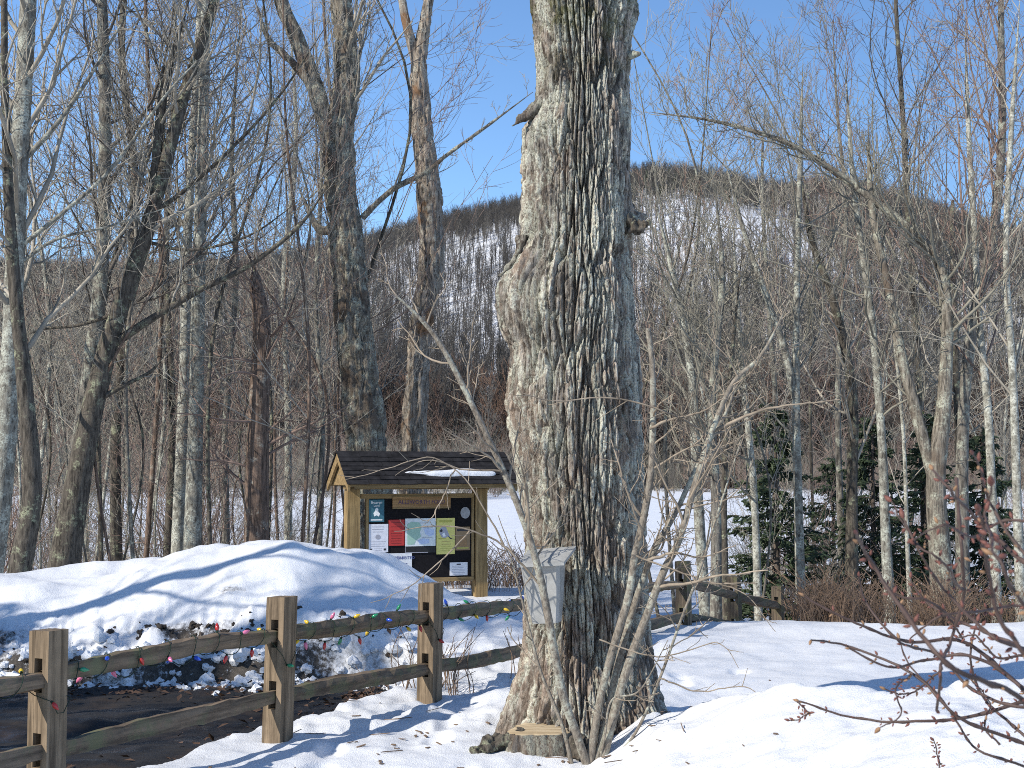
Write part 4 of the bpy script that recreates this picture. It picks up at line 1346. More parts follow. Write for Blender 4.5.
# ------------------------------------------------------------------ fence with coloured lights
POSTS = [(-3.02, 5.15, .86), (-2.21, 6.74, .83), (-1.36, 8.2, .855), (-.574, 9.8, .805), (.21, 11.4, .75), (1.0, 13.0, .69), (1.78, 14.6, .64), (2.57, 16.2, .36), (3.36, 17.8, .11), (4.12, 19.4, -.12)]


def fence():
    rng = np.random.default_rng(12)
    t = thing('rail_fence', 'weathered split-rail fence running from lower left past the old maple', 'fence', (POSTS[1][0], POSTS[1][1], -.1))
    dirv = np.array([POSTS[3][0] - POSTS[1][0], POSTS[3][1] - POSTS[1][1]]); dirv /= np.linalg.norm(dirv)
    ang = math.atan2(dirv[1], dirv[0])
    rails = []
    for i, (x, y, zt) in enumerate(POSTS):
        zb = min(ghs(x, y), zt - 0.75) - 0.15
        a, b = 0.062, 0.064      # half sizes along and across the fence
        slots = (zt - 0.215, zt - 0.565)
        mb = MB()
        lean = rng.normal(size=2) * 0.012

        def block(u0, u1, v0, v1, z0, z1, n):
            zz = np.linspace(z0, z1, n)
            V = []
            for z in zz:
                f = (z - zb) / (zt - zb)
                for (u, v) in ((u0, v0), (u1, v0), (u1, v1), (u0, v1)):
                    jx = 0.004 * float(vnoise(np.array([z * 7 + i]), np.array([u * 50]), np.array([v * 50]))[0])
                    V.append([u + jx + lean[0] * f, v + jx + lean[1] * f, z - zb])
            q = []
            for k in range(n - 1):
                for c in range(4):
                    q.append([k * 4 + c, k * 4 + (c + 1) % 4, (k + 1) * 4 + (c + 1) % 4, (k + 1) * 4 + c])
            q.append([3, 2, 1, 0]); e = (n - 1) * 4
            # slightly domed top
            q.append([e, e + 1, e + 2, e + 3])
            mb.add(np.array(V), q)
        block(-a, a, -b, -0.026, zb, zt, 14)
        block(-a, a, 0.026, b, zb, zt - 0.004, 14)
        zc = [zb, slots[1] - 0.075, slots[1] + 0.085, slots[0] - 0.075, slots[0] + 0.085, zt - 0.002]
        for k in (0, 2, 4):
            block(-a + 0.001, a - 0.001, -0.0258, 0.0258, zc[k], zc[k + 1], 4)
        me = mb.mesh('post', M['post'] if i < 4 else M['rail_v'])
        o = link('post', me, t, (x - POSTS[1][0], y - POSTS[1][1], zb + .1))
        o.rotation_euler = (0, 0, ang)
    for i in range(len(POSTS) - 1):
        for lev, dz in ((0, -.225), (1, -.575)):
            p0 = np.array([*POSTS[i][:2], POSTS[i][2] + dz]); p1 = np.array([*POSTS[i + 1][:2], POSTS[i + 1][2] + dz])
            n = 26
            s = np.linspace(-0.02, 1.02, n)
            p = p0 + (p1 - p0) * s[:, None]
            sag = rng.uniform(-.02, .025)
            p[:, 2] -= sag * np.sin(s * PI)
            p += np.cumsum(rng.normal(size=p.shape) * .002, 0)
            hgt = 0.045 * (0.72 + 0.34 * np.sin(np.clip(s, 0, 1) * PI) ** .6)
            wid = 0.030 + 0.018 * np.sin(np.clip(s, 0, 1) * PI) ** .6
            shp = np.array([(-1, -.75), (-.2, -1), (.9, -.8), (1, .2), (.55, .95), (-.45, 1.0), (-1, .35)]) + rng.normal(size=(7, 2)) * .12
            d = (p1 - p0) / np.linalg.norm(p1 - p0)
            sidev = np.cross(d, [0, 0, 1]); sidev /= np.linalg.norm(sidev)
            upv = np.cross(sidev, d)
            tw = rng.normal() * .25
            V = []
            for k in range(n):
                ca, sa = math.cos(tw * s[k]), math.sin(tw * s[k])
                for (u, v) in shp:
                    uu, vv = u * ca - v * sa, u * sa + v * ca
                    j = 1 + .06 * rng.normal()
                    V.append(p[k] + sidev * uu * wid[k] * j + upv * vv * hgt[k] * j)
            m = 7
            q = [[k * m + c, k * m + (c + 1) % m, (k + 1) * m + (c + 1) % m, (k + 1) * m + c] for k in range(n - 1) for c in range(m)]
            # local frame along the rail so the grain follows it
            me_o = wpart_rot('rail', np.array(V), q, M['rail'], t, p0, math.atan2(d[1], d[0]))
            if lev == 0: rails.append((p0, p1, sidev, upv, p, wid, hgt, s))
    return t, rails


def wpart_rot(name, V, q, mat, t, org, ang):
    V = np.asarray(V) - org
    c, s = math.cos(-ang), math.sin(-ang)
    W = V.copy(); W[:, 0] = V[:, 0] * c - V[:, 1] * s; W[:, 1] = V[:, 0] * s + V[:, 1] * c
    o = link(name, make_mesh(name, W, [np.array(q)], mat, smooth_shade=False), t, tuple(org - ORG[t.name]))
    o.rotation_euler = (0, 0, ang)
    return o


FENCE, RAILS = fence()


def string_lights():
    rng = np.random.default_rng(44)
    t = thing('string_lights', 'string of coloured bulbs on green wire wound along the top rail', 'string lights', tuple(RAILS[0][0]))
    pts = []; nrm = []
    for ri in range(0, 5):
        p0, p1, sv, uv, p, wid, hgt, s = RAILS[ri]
        L = np.linalg.norm(p1 - p0)
        n = 110
        end = 1.0 if ri < 4 else 0.35
        ss = np.linspace(0.045, end - 0.045, n)
        ph = rng.uniform(0, 6.28)
        for k, f in enumerate(ss):
            c = np.array([np.interp(f, s, p[:, a]) for a in range(3)])
            a = ph + f * L / 0.20 * 2 * PI + 0.5 * math.sin(f * 9)
            w = np.interp(f, s, wid) + .012; h = np.interp(f, s, hgt) + .012
            drop = 0.03 * max(0, math.sin(f * L / 0.41 * 2 * PI)) ** 3
            pts.append(c + sv * math.cos(a) * w + uv * math.sin(a) * h - np.array([0, 0, drop if math.sin(a) < 0 else 0]))
            nrm.append(sv * math.cos(a) + uv * math.sin(a))
        if ri < 4:   # swag past the post
            q = RAILS[ri][1]
            for f in (0.0, .33, .66, 1.0):
                pts.append(q + sv * 0.085 + (p1 - p0) / L * (-.06 + .12 * f) - np.array([0, 0, .10 + .07 * math.sin(f * PI)]))
                nrm.append(sv)
    pts = np.array(pts)
    V, q = tubes(pts, np.full(len(pts), .0024), 5)
    wpart('wire', V, [q], M['wire'], t)
    # one bulb mesh: socket and flame-shaped glass
    prof = [(0.0075, -.004), (0.0085, .012), (0.0095, .013), (.0135, .024), (.0145, .033), (.0115, .047), (.006, .060), (.0008, .067)]
    sd = 9
    V = np.array([[r * math.cos(a * 2 * PI / sd), r * math.sin(a * 2 * PI / sd), z] for r, z in prof for a in range(sd)])
    q = [[k * sd + a, k * sd + (a + 1) % sd, (k + 1) * sd + (a + 1) % sd, (k + 1) * sd + a] for k in range(len(prof) - 1) for a in range(sd)]
    mi = [0 if k < 1 else 1 for k in range(len(prof) - 1) for a in range(sd)]
    cols = {'blue': (0.02, 0.07, 0.45), 'red': (0.42, 0.025, 0.02), 'yellow': (0.62, 0.42, 0.03), 'green': (0.02, 0.22, 0.10), 'pink': (0.62, 0.16, 0.28), 'orange': (0.60, 0.16, 0.03)}
    meshes = []
    for nme, c in cols.items():
        m, nt, b = newmat(nme + ' bulb')
        setc(nt, b, ramp(nt, noise(nt, coords(nt), 30, 2), [(0.3, [x * .85 for x in c]), (0.7, c)]), .18, .6)
        meshes.append(make_mesh('bulb', V, [np.array(q)], [M['wire'], m], mi))
    d = np.linalg.norm(np.diff(pts, axis=0), axis=1); cum = np.concatenate([[0], np.cumsum(d)])
    k = 0; sdist = 0.06
    while sdist < cum[-1] - .05:
        i = int(np.searchsorted(cum, sdist))
        i = min(max(i, 1), len(pts) - 2)
        dr = Vector(nrm[i]) + Vector(rng.normal(size=3) * .45) + Vector((0, 0, -0.35))
        o = link('bulb', meshes[int(rng.choice(6, p=[.27, .2, .22, .13, .1, .08]))], t, tuple(pts[i] - ORG[t.name]))
        o.rotation_euler = dr.to_track_quat('Z', 'Y').to_euler(); o.scale = (.82, .82, .82)
        sdist += rng.uniform(.17, .27); k += 1


string_lights()

# ------------------------------------------------------------------ notice kiosk
KY = 17.6
KPX = KY / F
KC = np.array([(418 - 512) / F * KY, KY, 0.0])
KA = math.radians(22)


def kx(px): return (px - 418) * KPX / 0.955
def kz(py): return CAM_H + (HORIZON - py) * KPX


def kworld(x, y, z):
    c, s = math.cos(KA), math.sin(KA)
    return (KC[0] + x * c - y * s, KC[1] + x * s + y * c, z)


def kiosk():
    zg = -0.25
    t = thing('notice_kiosk', 'wooden notice kiosk with black shingled gable roof behind the snowbank', 'kiosk', (KC[0], KC[1], 0), rotz=KA)
    rng = np.random.default_rng(3)

    def part(name, mb, mat, parent=t): return link(name, mb.mesh(name, mat), parent)
    for px in (353.5, 481):
        x = kx(px); part('post', MB().box(x - .078, x + .078, -.08, .08, zg, kz(489), .003, rng), M['kiosk'])
    # beams and the frame of the panel
    part('beam', MB().box(kx(346), kx(508) - .05, -.49, -.445, kz(487.5), kz(483.5)), M['kioskh'])
    part('beam', MB().box(kx(346), kx(489), -.055, .055, kz(488.9), kz(484)), M['kioskh'])
    part('frame_rail', MB().box(kx(360.5), kx(474), -.05, .03, kz(498), kz(493.5)), M['kioskh'])
    part('frame_rail', MB().box(kx(360.5), kx(474), -.05, .03, kz(581), kz(577)), M['kioskh'])
    part('frame_stile', MB().box(kx(366.5), kx(369), -.045, .03, kz(577), kz(498)), M['kiosk'])
    part('frame_stile', MB().box(kx(471.5), kx(474), -.045, .03, kz(577), kz(498)), M['kiosk'])
    part('panel', MB().box(kx(368.5), kx(472), -.03, .025, kz(577.5), kz(497.5)), M['black'])
    # roof: two slopes, ridge along x
    x0, x1 = kx(339), kx(505); zr = kz(452.5); ze = kz(483); d = 0.50
    th = .035
    for s in (-1, 1):
        V = []
        for (x, y, z) in ((x0, 0, zr), (x1, 0, zr), (x1, s * d, ze), (x0, s * d, ze)):
            V.append((x, y, z))
        V = np.array(V); B = V - np.array([0, 0, th])
        mb = MB(); mb.add(np.vstack([V, B]), [[0, 1, 2, 3], [7, 6, 5, 4], [0, 4, 5, 1], [1, 5, 6, 2], [2, 6, 7, 3], [3, 7, 4, 0]])
        deck = part('roof_slope', mb, M['kioskh'])
        sl = math.hypot(d, zr - ze); ny = s * (zr - ze) / sl; nz = d / sl
        rows = 7; mb = MB()
        for r in range(rows):
            x = x0 - .02
            off = rng.uniform(0, .1)
            while x < x1 + .02:
                w = rng.uniform(.17, .24) + (off if x < x0 else 0)
                xe = min(x + w, x1 + .02)
                a, b = r / rows - .01, (r + 1) / rows + .045 + rng.uniform(0, .02)
                lo, hi = .004, .014 + rng.uniform(0, .006)
                V = []
                for (f, h) in ((a, lo), (b, hi)):
                    for xx in (x + .004, xe):
                        for hh in (h, h + .008):
                            V.append((xx, s * d * f + ny * hh, zr + (ze - zr) * f + nz * hh))
                mb.add(V, [[0, 1, 3, 2], [4, 6, 7, 5], [1, 5, 7, 3], [0, 2, 6, 4], [0, 4, 5, 1], [2, 3, 7, 6]])
                x = xe
        sh = part('shingles', mb, M['shingle'], deck); sh['kind'] = 'stuff'
    # gable boards
    for xx, sgn in ((x0 + .03, -1), (x1 - .03, 1)):
        for s in (-1, 1):
            mb = MB()
            V = [(xx, 0, zr - .037), (xx, s * d, ze - .037), (xx, s * d, ze - .10), (xx, 0, zr - .12)]
            V += [(xx + .03 * sgn, y, z) for (_, y, z) in V]
            mb.add(V, [[0, 1, 2, 3], [7, 6, 5, 4], [0, 4, 5, 1], [1, 5, 6, 2], [2, 6, 7, 3], [3, 7, 4, 0]])
            part('barge_board', mb, M['kioskh'])
        mb = MB().add([(xx - .02 * sgn, -d * .86, ze - .02), (xx - .02 * sgn, d * .86, ze - .02), (xx - .02 * sgn, 0, zr - .06), (xx - .035 * sgn, -d * .86, ze - .02), (xx - .035 * sgn, d * .86, ze - .02), (xx - .035 * sgn, 0, zr - .06)],
                      [[0, 1, 4, 3], [1, 2, 5, 4], [2, 0, 3, 5]], [[0, 2, 1], [3, 4, 5]])
        part('gable_panel', mb, M['kioskh'])
    # strip of old snow low on the front slope
    n, m = 60, 7
    xs = np.linspace(kx(396), kx(487), n); V = []
    for i, x in enumerate(xs):
        e = np.sin(np.clip((i) / (n - 1), 0, 1) * PI) ** .35
        e *= 1.0 - .55 * (1 - i / (n - 1)) ** 1.5
        for j in range(m):
            f = .72 + (j / (m - 1) - .5) * .26 * e + .02 * math.sin(x * 9)
            hgt = .052 * e * math.sin(j / (m - 1) * PI) ** .6 + .008 + .008 * float(vnoise(np.array([x * 9]), np.array([j * .7]))[0])
            sl = math.hypot(d, zr - ze)
            V.append((x, -d * f - (zr - ze) / sl * hgt, zr + (ze - zr) * f + d / sl * (hgt + .012)))
    q = [[i * m + j, (i + 1) * m + j, (i + 1) * m + j + 1, i * m + j + 1] for i in range(n - 1) for j in range(m - 1)]
    V = np.array(V)
    o = link('roof_snow', make_mesh('roof_snow', V, [np.array(q)], M['snow_plain']), None, (KC[0], KC[1], 0))
    o.rotation_euler = (0, 0, KA)
    tag(o, 'thin strip of leftover snow on the kiosk roof', 'snow')


kiosk()


def text_mesh(txt, size, mat, extr=0.0008, name='print'):
    cu = bpy.data.curves.new(name, 'FONT')
    cu.body = txt; cu.size = size; cu.align_x = 'CENTER'; cu.align_y = 'CENTER'; cu.extrude = extr
    cu.resolution_u = 2
    ob = bpy.data.objects.new(name, cu)
    COL.objects.link(ob)
    dg = bpy.context.evaluated_depsgraph_get()
    me = bpy.data.meshes.new_from_object(ob.evaluated_get(dg))
    bpy.data.objects.remove(ob)
    me.materials.clear(); me.materials.append(mat)
    return me


def posters():
    ink = paper('dark ink', (0.03, 0.03, 0.035)); white = paper('white print', (0.75, 0.76, 0.75)); grey = paper('grey print', (0.32, 0.32, 0.36))
    navy = paper('navy print', (0.05, 0.07, 0.2)); purple = paper('purple letters', (0.07, 0.035, 0.09)); brownp = paper('brown print', (0.25, 0.15, 0.07))
    redd = paper('dark red print', (0.20, 0.02, 0.02)); greenp = paper('map green', (0.30, 0.45, 0.36)); bluep = paper('map blue', (0.42, 0.50, 0.66)); olive = paper('olive print', (0.38, 0.36, 0.08))
    rng = np.random.default_rng(2)

    def sheet(name, label, x0, x1, y0, y1, mat, front=-.034, thick=.006, cat='poster'):
        """pixel box -> a thin sheet on the panel; returns the object and a printer for its face"""
        w = kx(x1) - kx(x0); h = kz(y0) - kz(y1)
        cx = (kx(x0) + kx(x1)) / 2; cz = (kz(y0) + kz(y1)) / 2
        me = MB().box(-w / 2, w / 2, -thick, 0, -h / 2, h / 2).mesh(name, mat)
        o = link(name, me, None, kworld(cx, front, cz)); o.rotation_euler = (0, 0, KA)
        tag(o, label, cat)

        def bar(a, b, c, d, m, nm='print', dd=.0012):
            """fractions of the sheet: left, right, top, bottom"""
            link(nm, MB().box(-w / 2 + a * w, -w / 2 + b * w, -thick - dd, -thick + .0005, h / 2 - d * h, h / 2 - c * h).mesh(nm, m), o)

        def text(s, fx, fy, size, m):
            me = text_mesh(s, size, m)
            p = link('lettering', me, o, (-w / 2 + fx * w, -thick - .0009, h / 2 - fy * h)); p.rotation_euler = (PI / 2, 0, 0)

        def blob(pts, m, nm='print', dd=.0016):
            n = len(pts)
            V = [(-w / 2 + a * w, -thick - dd, h / 2 - b * h) for a, b in pts]
            V2 = [(a, -thick + .0004, c) for a, b, c in V]
            cen = np.mean(V, 0)
            mb = MB().add(V + V2 + [tuple(cen)], [[i, (i + 1) % n, n + (i + 1) % n, n + i] for i in range(n)], [[i, 2 * n, (i + 1) % n] for i in range(n)])
            link(nm, mb.mesh(nm, m), o)

        def lines(a, b, c, d, k, m):
            for i in range(k):
                f = c + (d - c) * i / max(1, k - 1)
                e = rng.uniform(0, .12) * (b - a)
                bar(a + e * .5, b - e, f, f + .25 * (d - c) / max(1, k), m)
        return bar, text, blob, lines

    o = sheet('poster', 'small teal poster with white figure at top left of the board', 369, 384, 499, 521, paper('teal poster', (0.04, 0.13, 0.17)))
    o[1]('Beaver', .5, .13, .052, white); o[1]('Land', .5, .27, .04, white)
    o[2]([(.35, .75), (.3, .6), (.42, .5), (.4, .42), (.52, .36), (.62, .42), (.6, .52), (.72, .62), (.66, .76), (.5, .7)], white)
    o[0](.12, .88, .88, .93, white)
    o = sheet('notice_sheet', 'white notice sheet with small circle under the teal poster', 368, 388, 523, 550.5, paper('white sheet', (0.62, 0.62, 0.66)), cat='notice')
    o[3](.2, .8, .09, .27, 3, grey); o[2]([(.5 + .13 * math.cos(a), .46 + .09 * math.sin(a)) for a in np.linspace(0, 6.28, 12, endpoint=False)], grey)
    o[3](.12, .88, .62, .78, 3, grey); o[0](.1, .22, .87, .94, ink); o[0](.78, .9, .87, .94, ink); o[3](.32, .7, .87, .93, 2, grey)
    o = sheet('notice_sheet', 'red notice sheet between the white sheet and the map', 388.6, 404, 519, 544.5, paper('red sheet', (0.40, 0.035, 0.03)), cat='notice')
    o[3](.12, .88, .1, .26, 2, redd); o[3](.12, .85, .42, .9, 6, redd)
    o = sheet('trail_map', 'pale green and lilac map in the middle of the board', 404.8, 435, 518, 545.5, paper('map paper', (0.58, 0.62, 0.62)), cat='map')
    o[2]([(.06, .2), (.2, .12), (.45, .14), (.55, .3), (.48, .5), (.52, .66), (.34, .8), (.3, .93), (.07, .95)], greenp)
    o[2]([(.6, .38), (.75, .36), (.95, .42), (.94, .6), (.8, .66), (.66, .56)], bluep)
    o[2]([(.42, .8), (.58, .72), (.78, .76), (.8, .9), (.46, .94)], bluep)
    for a, b, c in ((.1, .8, .16), (.58, .92, .32), (.55, .9, .68)): o[0](a, b, c, c + .018, grey)
    mbx = sheet('poster_holder', 'empty black lower strip of the map frame with pale edge', 404.8, 435, 546, 552, paper('black holder', (0.015, 0.015, 0.015)), cat='frame')
    mbx[0](0, .012, 0, 1, grey); mbx[0](0, .75, .9, 1, grey)
    o = sheet('poster', 'yellow poster with a grey bird standing on a branch', 436, 454.5, 518, 554, paper('yellow poster', (0.58, 0.53, 0.16)))
    o[0](.15, .85, .06, .12, olive)
    o[2]([(.14, .36), (.2, .28), (.36, .22), (.52, .26), (.62, .38), (.74, .54), (.6, .52), (.48, .55), (.3, .54), (.2, .46)], grey)
    o[2]([(.16, .35), (.28, .3), (.34, .36), (.24, .4)], ink, dd=.0024); o[2]([(.6, .48), (.76, .55), (.98, .6), (.74, .58)], ink, dd=.0022)
    o[2]([(.3, .44), (.42, .4), (.5, .5), (.36, .52)], white, dd=.0024)
    o[0](.1, .5, .555, .575, olive); o[3](.25, .85, .64, .72, 2, brownp); o[3](.2, .85, .78, .9, 3, olive)
    o = sheet('poster', 'brown poster right of the yellow bird poster', 455.2, 470, 527, 550.5, paper('brown poster', (0.24, 0.16, 0.085)))
    o[0](.1, .9, .1, .18, ink); o[2]([(.2, .8), (.3, .45), (.5, .35), (.75, .5), (.8, .82)], brownp); o[0](.1, .9, .88, .93, olive)
    o = sheet('notice_plate', 'white lettered plate half hidden by the snowbank', 381, 411.5, 552, 580, paper('plate white', (0.60, 0.61, 0.62)), cat='sign')
    o[1]('OPERATION', .3, .17, .058, navy); o[1]('PROHIBITED', .73, .17, .052, navy)
    o[3](.1, .9, .36, .88, 5, navy)
    o = sheet('notice_card', 'small white card at the lower right of the board', 449.5, 467.5, 562.5, 575.5, paper('card white', (0.60, 0.60, 0.62)), cat='notice')
    o[0](.38, .62, .1, .19, ink); o[3](.12, .86, .28, .9, 6, grey)
    # routed wooden name board
    o = sheet('name_board', 'routed brown wooden name board with purple letters at top of the kiosk', 391.8, 449.5, 496, 508.2, M['signwood'], thick=.03, cat='sign')
    o[1]('ALLSWORTH FORD', .5, .48, .07, purple)
    o[0](.003, .997, .0, .07, M['kioskh'], 'edge', .004); o[0](.003, .997, .9, 1.0, M['kioskh'], 'edge', .004)
    # round medallion
    n = 28; r = 5 * KPX
    V = [(r * math.cos(a), y, 1.15 * r * math.sin(a)) for y in (-.012, 0) for a in np.linspace(0, 2 * PI, n, endpoint=False)] + [(0, -.015, 0)]
    mb = MB().add(V, [[i, n + i, n + (i + 1) % n, (i + 1) % n] for i in range(n)], [[i, (i + 1) % n, 2 * n] for i in range(n)])
    ob = link('medallion', mb.mesh('medallion', paper('grey disc', (0.27, 0.27, 0.27), .2)), None, kworld(kx(465), -.033, kz(513)))
    ob.rotation_euler = (0, 0, KA)
    tag(ob, 'round grey medallion at the right of the name board', 'medallion')


posters()


# ------------------------------------------------------------------ near shrub at the lower right
def near_shrub():
    rng = np.random.default_rng(91)
    Y = 2.9
    t = thing('budding_shrub', 'close red-brown budding twigs reaching in from the lower right corner', 'shrub', (1.35, 2.9, 0.35))
    paths = [
        ([(1060, 760), (1024, 704), (945, 665), (889, 595), (866, 560), (854, 535)], (9, 4)),
        ([(1060, 762), (1024, 746), (956, 718), (910, 676), (840, 646), (805, 640)], (6, 2.5)),
        ([(1060, 690), (1015, 704), (960, 718), (914, 721), (854, 718), (798, 702)], (6, 2.5)),
        ([(1070, 720), (1024, 690), (963, 640), (910, 640), (857, 622), (805, 593)], (7, 2.5)),
        ([(957, 478), (960, 540), (963, 590), (950, 640), (942, 669), (938, 710)], (5, 4)),
        ([(1060, 690), (1024, 655), (994, 616), (980, 575), (973, 535), (968, 512)], (8, 4)),
        ([(1060, 780), (1010, 762), (973, 751), (952, 725), (935, 700), (905, 668), (892, 640)], (4, 2)),
        ([(1060, 580), (1020, 560), (985, 525), (955, 490), (940, 470)], (7, 3)),
        ([(1060, 610), (1010, 606), (960, 615), (930, 620), (905, 640)], (5, 2)),
        ([(1060, 735), (1010, 680), (965, 655), (925, 660), (885, 668), (845, 650)], (6, 2.5)),
        ([(942, 669), (918, 690), (902, 697), (885, 694)], (3, 2)),
        ([(798, 702), (808, 714), (790, 724)], (2.4, 1.6)),
        ([(1060, 655), (1000, 640), (955, 600), (925, 560), (905, 520)], (6, 2.5)),
        ([(1060, 712), (1010, 705), (975, 690), (940, 655), (900, 640), (868, 600), (862, 575)], (5, 2.5)),
        ([(1060, 640), (1024, 600), (1004, 560), (996, 520), (1000, 490)], (6, 3)),
        ([(1060, 770), (1024, 735), (985, 700), (972, 660), (978, 620)], (5, 2.5)),
        ([(910, 676), (895, 690), (900, 715), (880, 730)], (3, 1.6)),
        ([(963, 640), (948, 615), (925, 600), (912, 575)], (3, 1.6)),
        ([(1024, 655), (1000, 660), (978, 640), (960, 642)], (4, 2)),
        ([(1060, 600), (1015, 545), (990, 500), (975, 455)], (6, 2.5)),
        ([(963, 590), (935, 560), (912, 545), (885, 500)], (4, 2)),
        ([(1060, 540), (1010, 520), (975, 540), (945, 530), (915, 545)], (5, 2)),
        ([(1060, 668), (1005, 640), (960, 625), (920, 600), (890, 596), (870, 570)], (5, 2)),
        ([(1000, 745), (985, 725), (990, 700), (972, 680)], (3, 1.6)),
        ([(940, 768), (938, 752), (936, 738)], (2.5, 1.6)),
    ]
    tw = MB()
    allp = []
    for k, (pts, w) in enumerate(paths):
        yy = Y + rng.uniform(-.35, .45) - (1.1 if k in (4, 5, 7, 0, 12, 14, 19, 20, 21) else 0)
        path = np.array([P(px, py, yy + rng.uniform(-.08, .08)) for px, py in pts])
        p, rr = resample(path, 40, np.interp(np.linspace(0, 1, len(pts)), [0, 1], w) * .72 / 2 / F * yy)
        p = p + np.cumsum(rng.normal(size=p.shape) * .0008, 0)
        # knotty nodes
        rr = rr * (1 + .35 * (np.arange(40) % 6 == 0))
        V, q = tubes(p, rr, 7)
        wpart('twig', V, [q], M['twig_bud'], t)
        allp.append(p)
    # buds: opposite pairs on each twig
    prof = [(.0008, 0), (.0035, .003), (.0045, .008), (.003, .014), (.0004, .019)]
    sd = 6
    V = np.array([[r * math.cos(a * 2 * PI / sd), r * math.sin(a * 2 * PI / sd), z] for r, z in prof for a in range(sd)])
    q = np.array([[k * sd + a, k * sd + (a + 1) % sd, (k + 1) * sd + (a + 1) % sd, (k + 1) * sd + a] for k in range(len(prof) - 1) for a in range(sd)])
    meshes = [make_mesh('bud', V, [q], M['bud_red']), make_mesh('bud', V, [q], M['bud_tan'])]
    for p in allp:
        for i in list(range(3, 39, 4)) + [39]:
            T = Vector(p[i] - p[i - 1]).normalized()
            pr = Vector(rng.normal(size=3)); pr = (pr - T * pr.dot(T)).normalized()
            for s in ((1, -1) if i < 39 else (0,)):
                dr = T * .8 + pr * s + Vector(rng.normal(size=3) * .2)
                o = link('bud', meshes[int(rng.random() < .2)], t, tuple(Vector(p[i]) + pr * s * .0035 - Vector(ORG[t.name])))
                o.rotation_euler = dr.to_track_quat('Z', 'Y').to_euler()
                sc = rng.uniform(.38, .7) * (1.5 if i == 39 else 1); o.scale = (sc, sc, sc)
    return t


M['twig_bud'] = plain_mat('red brown twig', (0.07, 0.045, 0.037), 0.35, 40, 0.6, .3)
M['bud_red'] = plain_mat('red bud', (0.15, 0.06, 0.045), 0.3, 60, 0.6, .3)
M['bud_tan'] = plain_mat('tan bud', (0.26, 0.15, 0.08), 0.3, 60, 0.6, .3)
near_shrub()


# ------------------------------------------------------------------ loose snow lumps, leaves, weeds
def lump_mesh(seed, r=1.0):
    n1, n2 = 7, 10
    V = []
    for i in range(n1 + 1):
        for j in range(n2):
            a = i / n1 * PI; b = j / n2 * 2 * PI
            V.append((math.sin(a) * math.cos(b), math.sin(a) * math.sin(b), math.cos(a) * .75))
    V = np.array(V)
    V = V * (1 + .6 * fbm(V[:, 0] * 1.6 + seed, V[:, 1] * 1.4, V[:, 2] * 1.4, oct=3, seed=seed))[:, None] * r
    q = [[i * n2 + j, (i + 1) * n2 + j, (i + 1) * n2 + (j + 1) % n2, i * n2 + (j + 1) % n2] for i in range(n1) for j in range(n2)]
    return V, np.array(q)


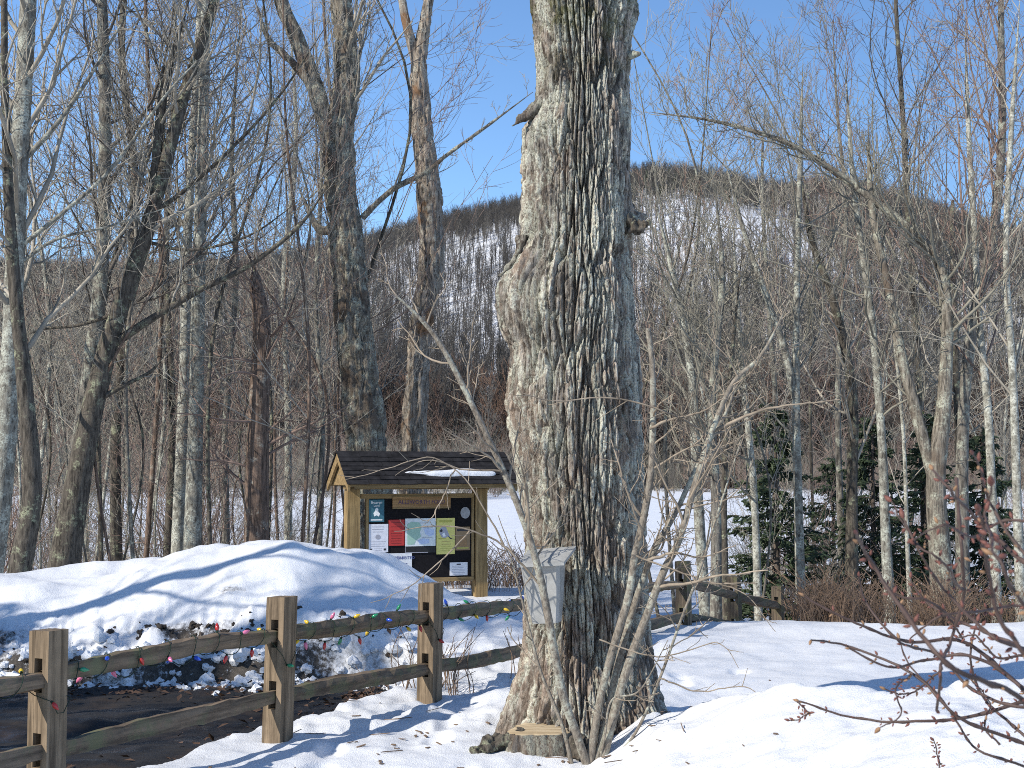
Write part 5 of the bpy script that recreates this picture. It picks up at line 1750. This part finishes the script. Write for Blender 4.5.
def rubble():
    rng = np.random.default_rng(17)
    V0 = [lump_mesh(k) for k in range(5)]
    for name, lab, mat, n in (('snow_rubble', 'broken lumps of plowed snow along the foot of the bank', 'lump_snow', 620), ('dirt_rubble', 'dark dirty ice and soil clods along the foot of the bank', 'soil', 200)):
        mb = MB()
        c = 0
        while c < n:
            x = rng.uniform(-6.0, -0.8); y = 11.6 + rng.normal() * .2
            if name == 'dirt_rubble' and rng.random() < .35:
                x = -2.75 + rng.normal() * .42; y = 12.12 + rng.normal() * .09
            if name == 'snow_rubble' and x < -2.9 and rng.random() < .3: continue
            r = abs(rng.normal()) * .022 + .010
            if name == 'snow_rubble' and rng.random() < .07: r *= 2.0
            if name == 'dirt_rubble': r *= .75
            V, q = V0[int(rng.integers(5))]
            a = rng.uniform(0, 6.28); ca, sa = math.cos(a), math.sin(a)
            W = np.stack([V[:, 0] * ca - V[:, 1] * sa, V[:, 0] * sa + V[:, 1] * ca, V[:, 2]], 1) * r
            z = max(ghs(x, y), -.16)
            mb.add(W + np.array([x, y, z + r * .1]), q); c += 1
        o = link(name, mb.mesh(name, M[mat], False)); tag(o, lab, kind='stuff')
    # one clear block of ice right of the second post
    # fallen leaves
    mb = MB()
    n = 900
    for i in range(n):
        if i < 420:
            x, y = rng.uniform(-4.6, -1.0), 11.2 + rng.normal() * .3
        elif i < 600:
            x, y = -1.08 + rng.normal() * .10, 10.3 + rng.normal() * .16
        else:
            y = rng.uniform(6.5, 11); x = -2.15 + (y - 7.47) * .43 - abs(rng.normal()) * .5
        if road_sd(np.array([x]), np.array([y]))[0] < -.05 and i >= 600: continue
        z = max(ghs(x, y), -.15) + rng.uniform(.005, .035) + (.05 * rng.random() if 420 <= i < 600 else 0)
        a = rng.uniform(0, 6.28); s = rng.uniform(.018, .04)
        u = np.array([math.cos(a), math.sin(a), rng.normal() * .3]) * s; v = np.array([-math.sin(a), math.cos(a), rng.normal() * .4]) * s * .7
        c0 = np.array([x, y, z])
        mb.add([c0 - u, c0 - v * .8 + np.array([0, 0, .006]), c0 + u, c0 + v * .8 + np.array([0, 0, .006])], [[0, 1, 2, 3]])
    o = link('leaf_litter', mb.mesh('leaf_litter', M['leaf'])); tag(o, 'old brown leaves scattered on the driveway', kind='stuff')
    # weeds by the third post and near the bank
    mb = MB()
    for (cx, cy, n) in ((-.42, 10.2, 22), (-.75, 10.1, 10), (-.95, 10.4, 8), (0.1, 10.6, 8)):
        for i in range(n):
            x, y = cx + rng.normal() * .12, cy + rng.normal() * .12
            z = ghs(x, y); h = rng.uniform(.15, .5)
            p = np.array([[x, y, z - .03], [x + rng.normal() * .04, y, z + h * .5], [x + rng.normal() * .09, y + rng.normal() * .05, z + h]])
            p, rr = resample(p, 7, [.004, .003, .002]); V, q = tubes(p, rr, 4); mb.add(V, q)
            b, br = kids(p[None], rr[None], rng, 4, (.3, 1), (.4, .9), (.15, .35), k=3, up=.1, wig=.1, rf=.8, rmin=.0018)
            V, q = tubes(b, br, 3); mb.add(V, q)
    o = link('dry_weeds', mb.mesh('dry_weeds', M['weed'])); tag(o, 'thin dead weed stalks poking through the snow', kind='stuff')


M['lump_snow'] = snow_mat('lump snow', False)
M['soil'] = plain_mat('dark soil', (0.05, 0.04, 0.032), 0.6, 14, 0.85, .25, .5)
M['leaf'] = plain_mat('dead leaf', (0.085, 0.05, 0.032), 0.5, 3, 0.75)
M['weed'] = plain_mat('dead weed', (0.16, 0.11, 0.075), 0.3, 4, 0.8)
rubble()


def bark_litter():
    rng = np.random.default_rng(23)
    mb = MB()
    for i in range(150):
        a = rng.uniform(0, 2 * PI); d = 0.45 + abs(rng.normal()) * 0.9
        x, y = 0.5 + d * math.cos(a) * 1.6, 8.3 + d * math.sin(a)
        if y < 4.5: continue
        if road_sd(np.array([x]), np.array([y]))[0] > -0.05: continue
        z = ghs(x, y) + 0.004
        b = rng.uniform(0, 6.28); L = rng.uniform(.008, .03); w = rng.uniform(.003, .010)
        if rng.random() < .3: L *= 4; w = .0022
        u = np.array([math.cos(b), math.sin(b), rng.normal() * .1]) * L; v = np.array([-math.sin(b), math.cos(b), rng.normal() * .2]) * w
        c0 = np.array([x, y, z]); h = np.array([0, 0, .004])
        V = [c0 - u - v, c0 + u - v * .6, c0 + u * .9 + v, c0 - u * .8 + v * .8]
        V = V + [p + h for p in V]
        mb.add(V, [[3, 2, 1, 0], [4, 5, 6, 7], [0, 1, 5, 4], [1, 2, 6, 5], [2, 3, 7, 6], [3, 0, 4, 7]])
    o = link('bark_litter', mb.mesh('bark_litter', M['weed'])); tag(o, 'flakes of bark and broken twigs on the snow round the old maple', kind='stuff')


bark_litter()
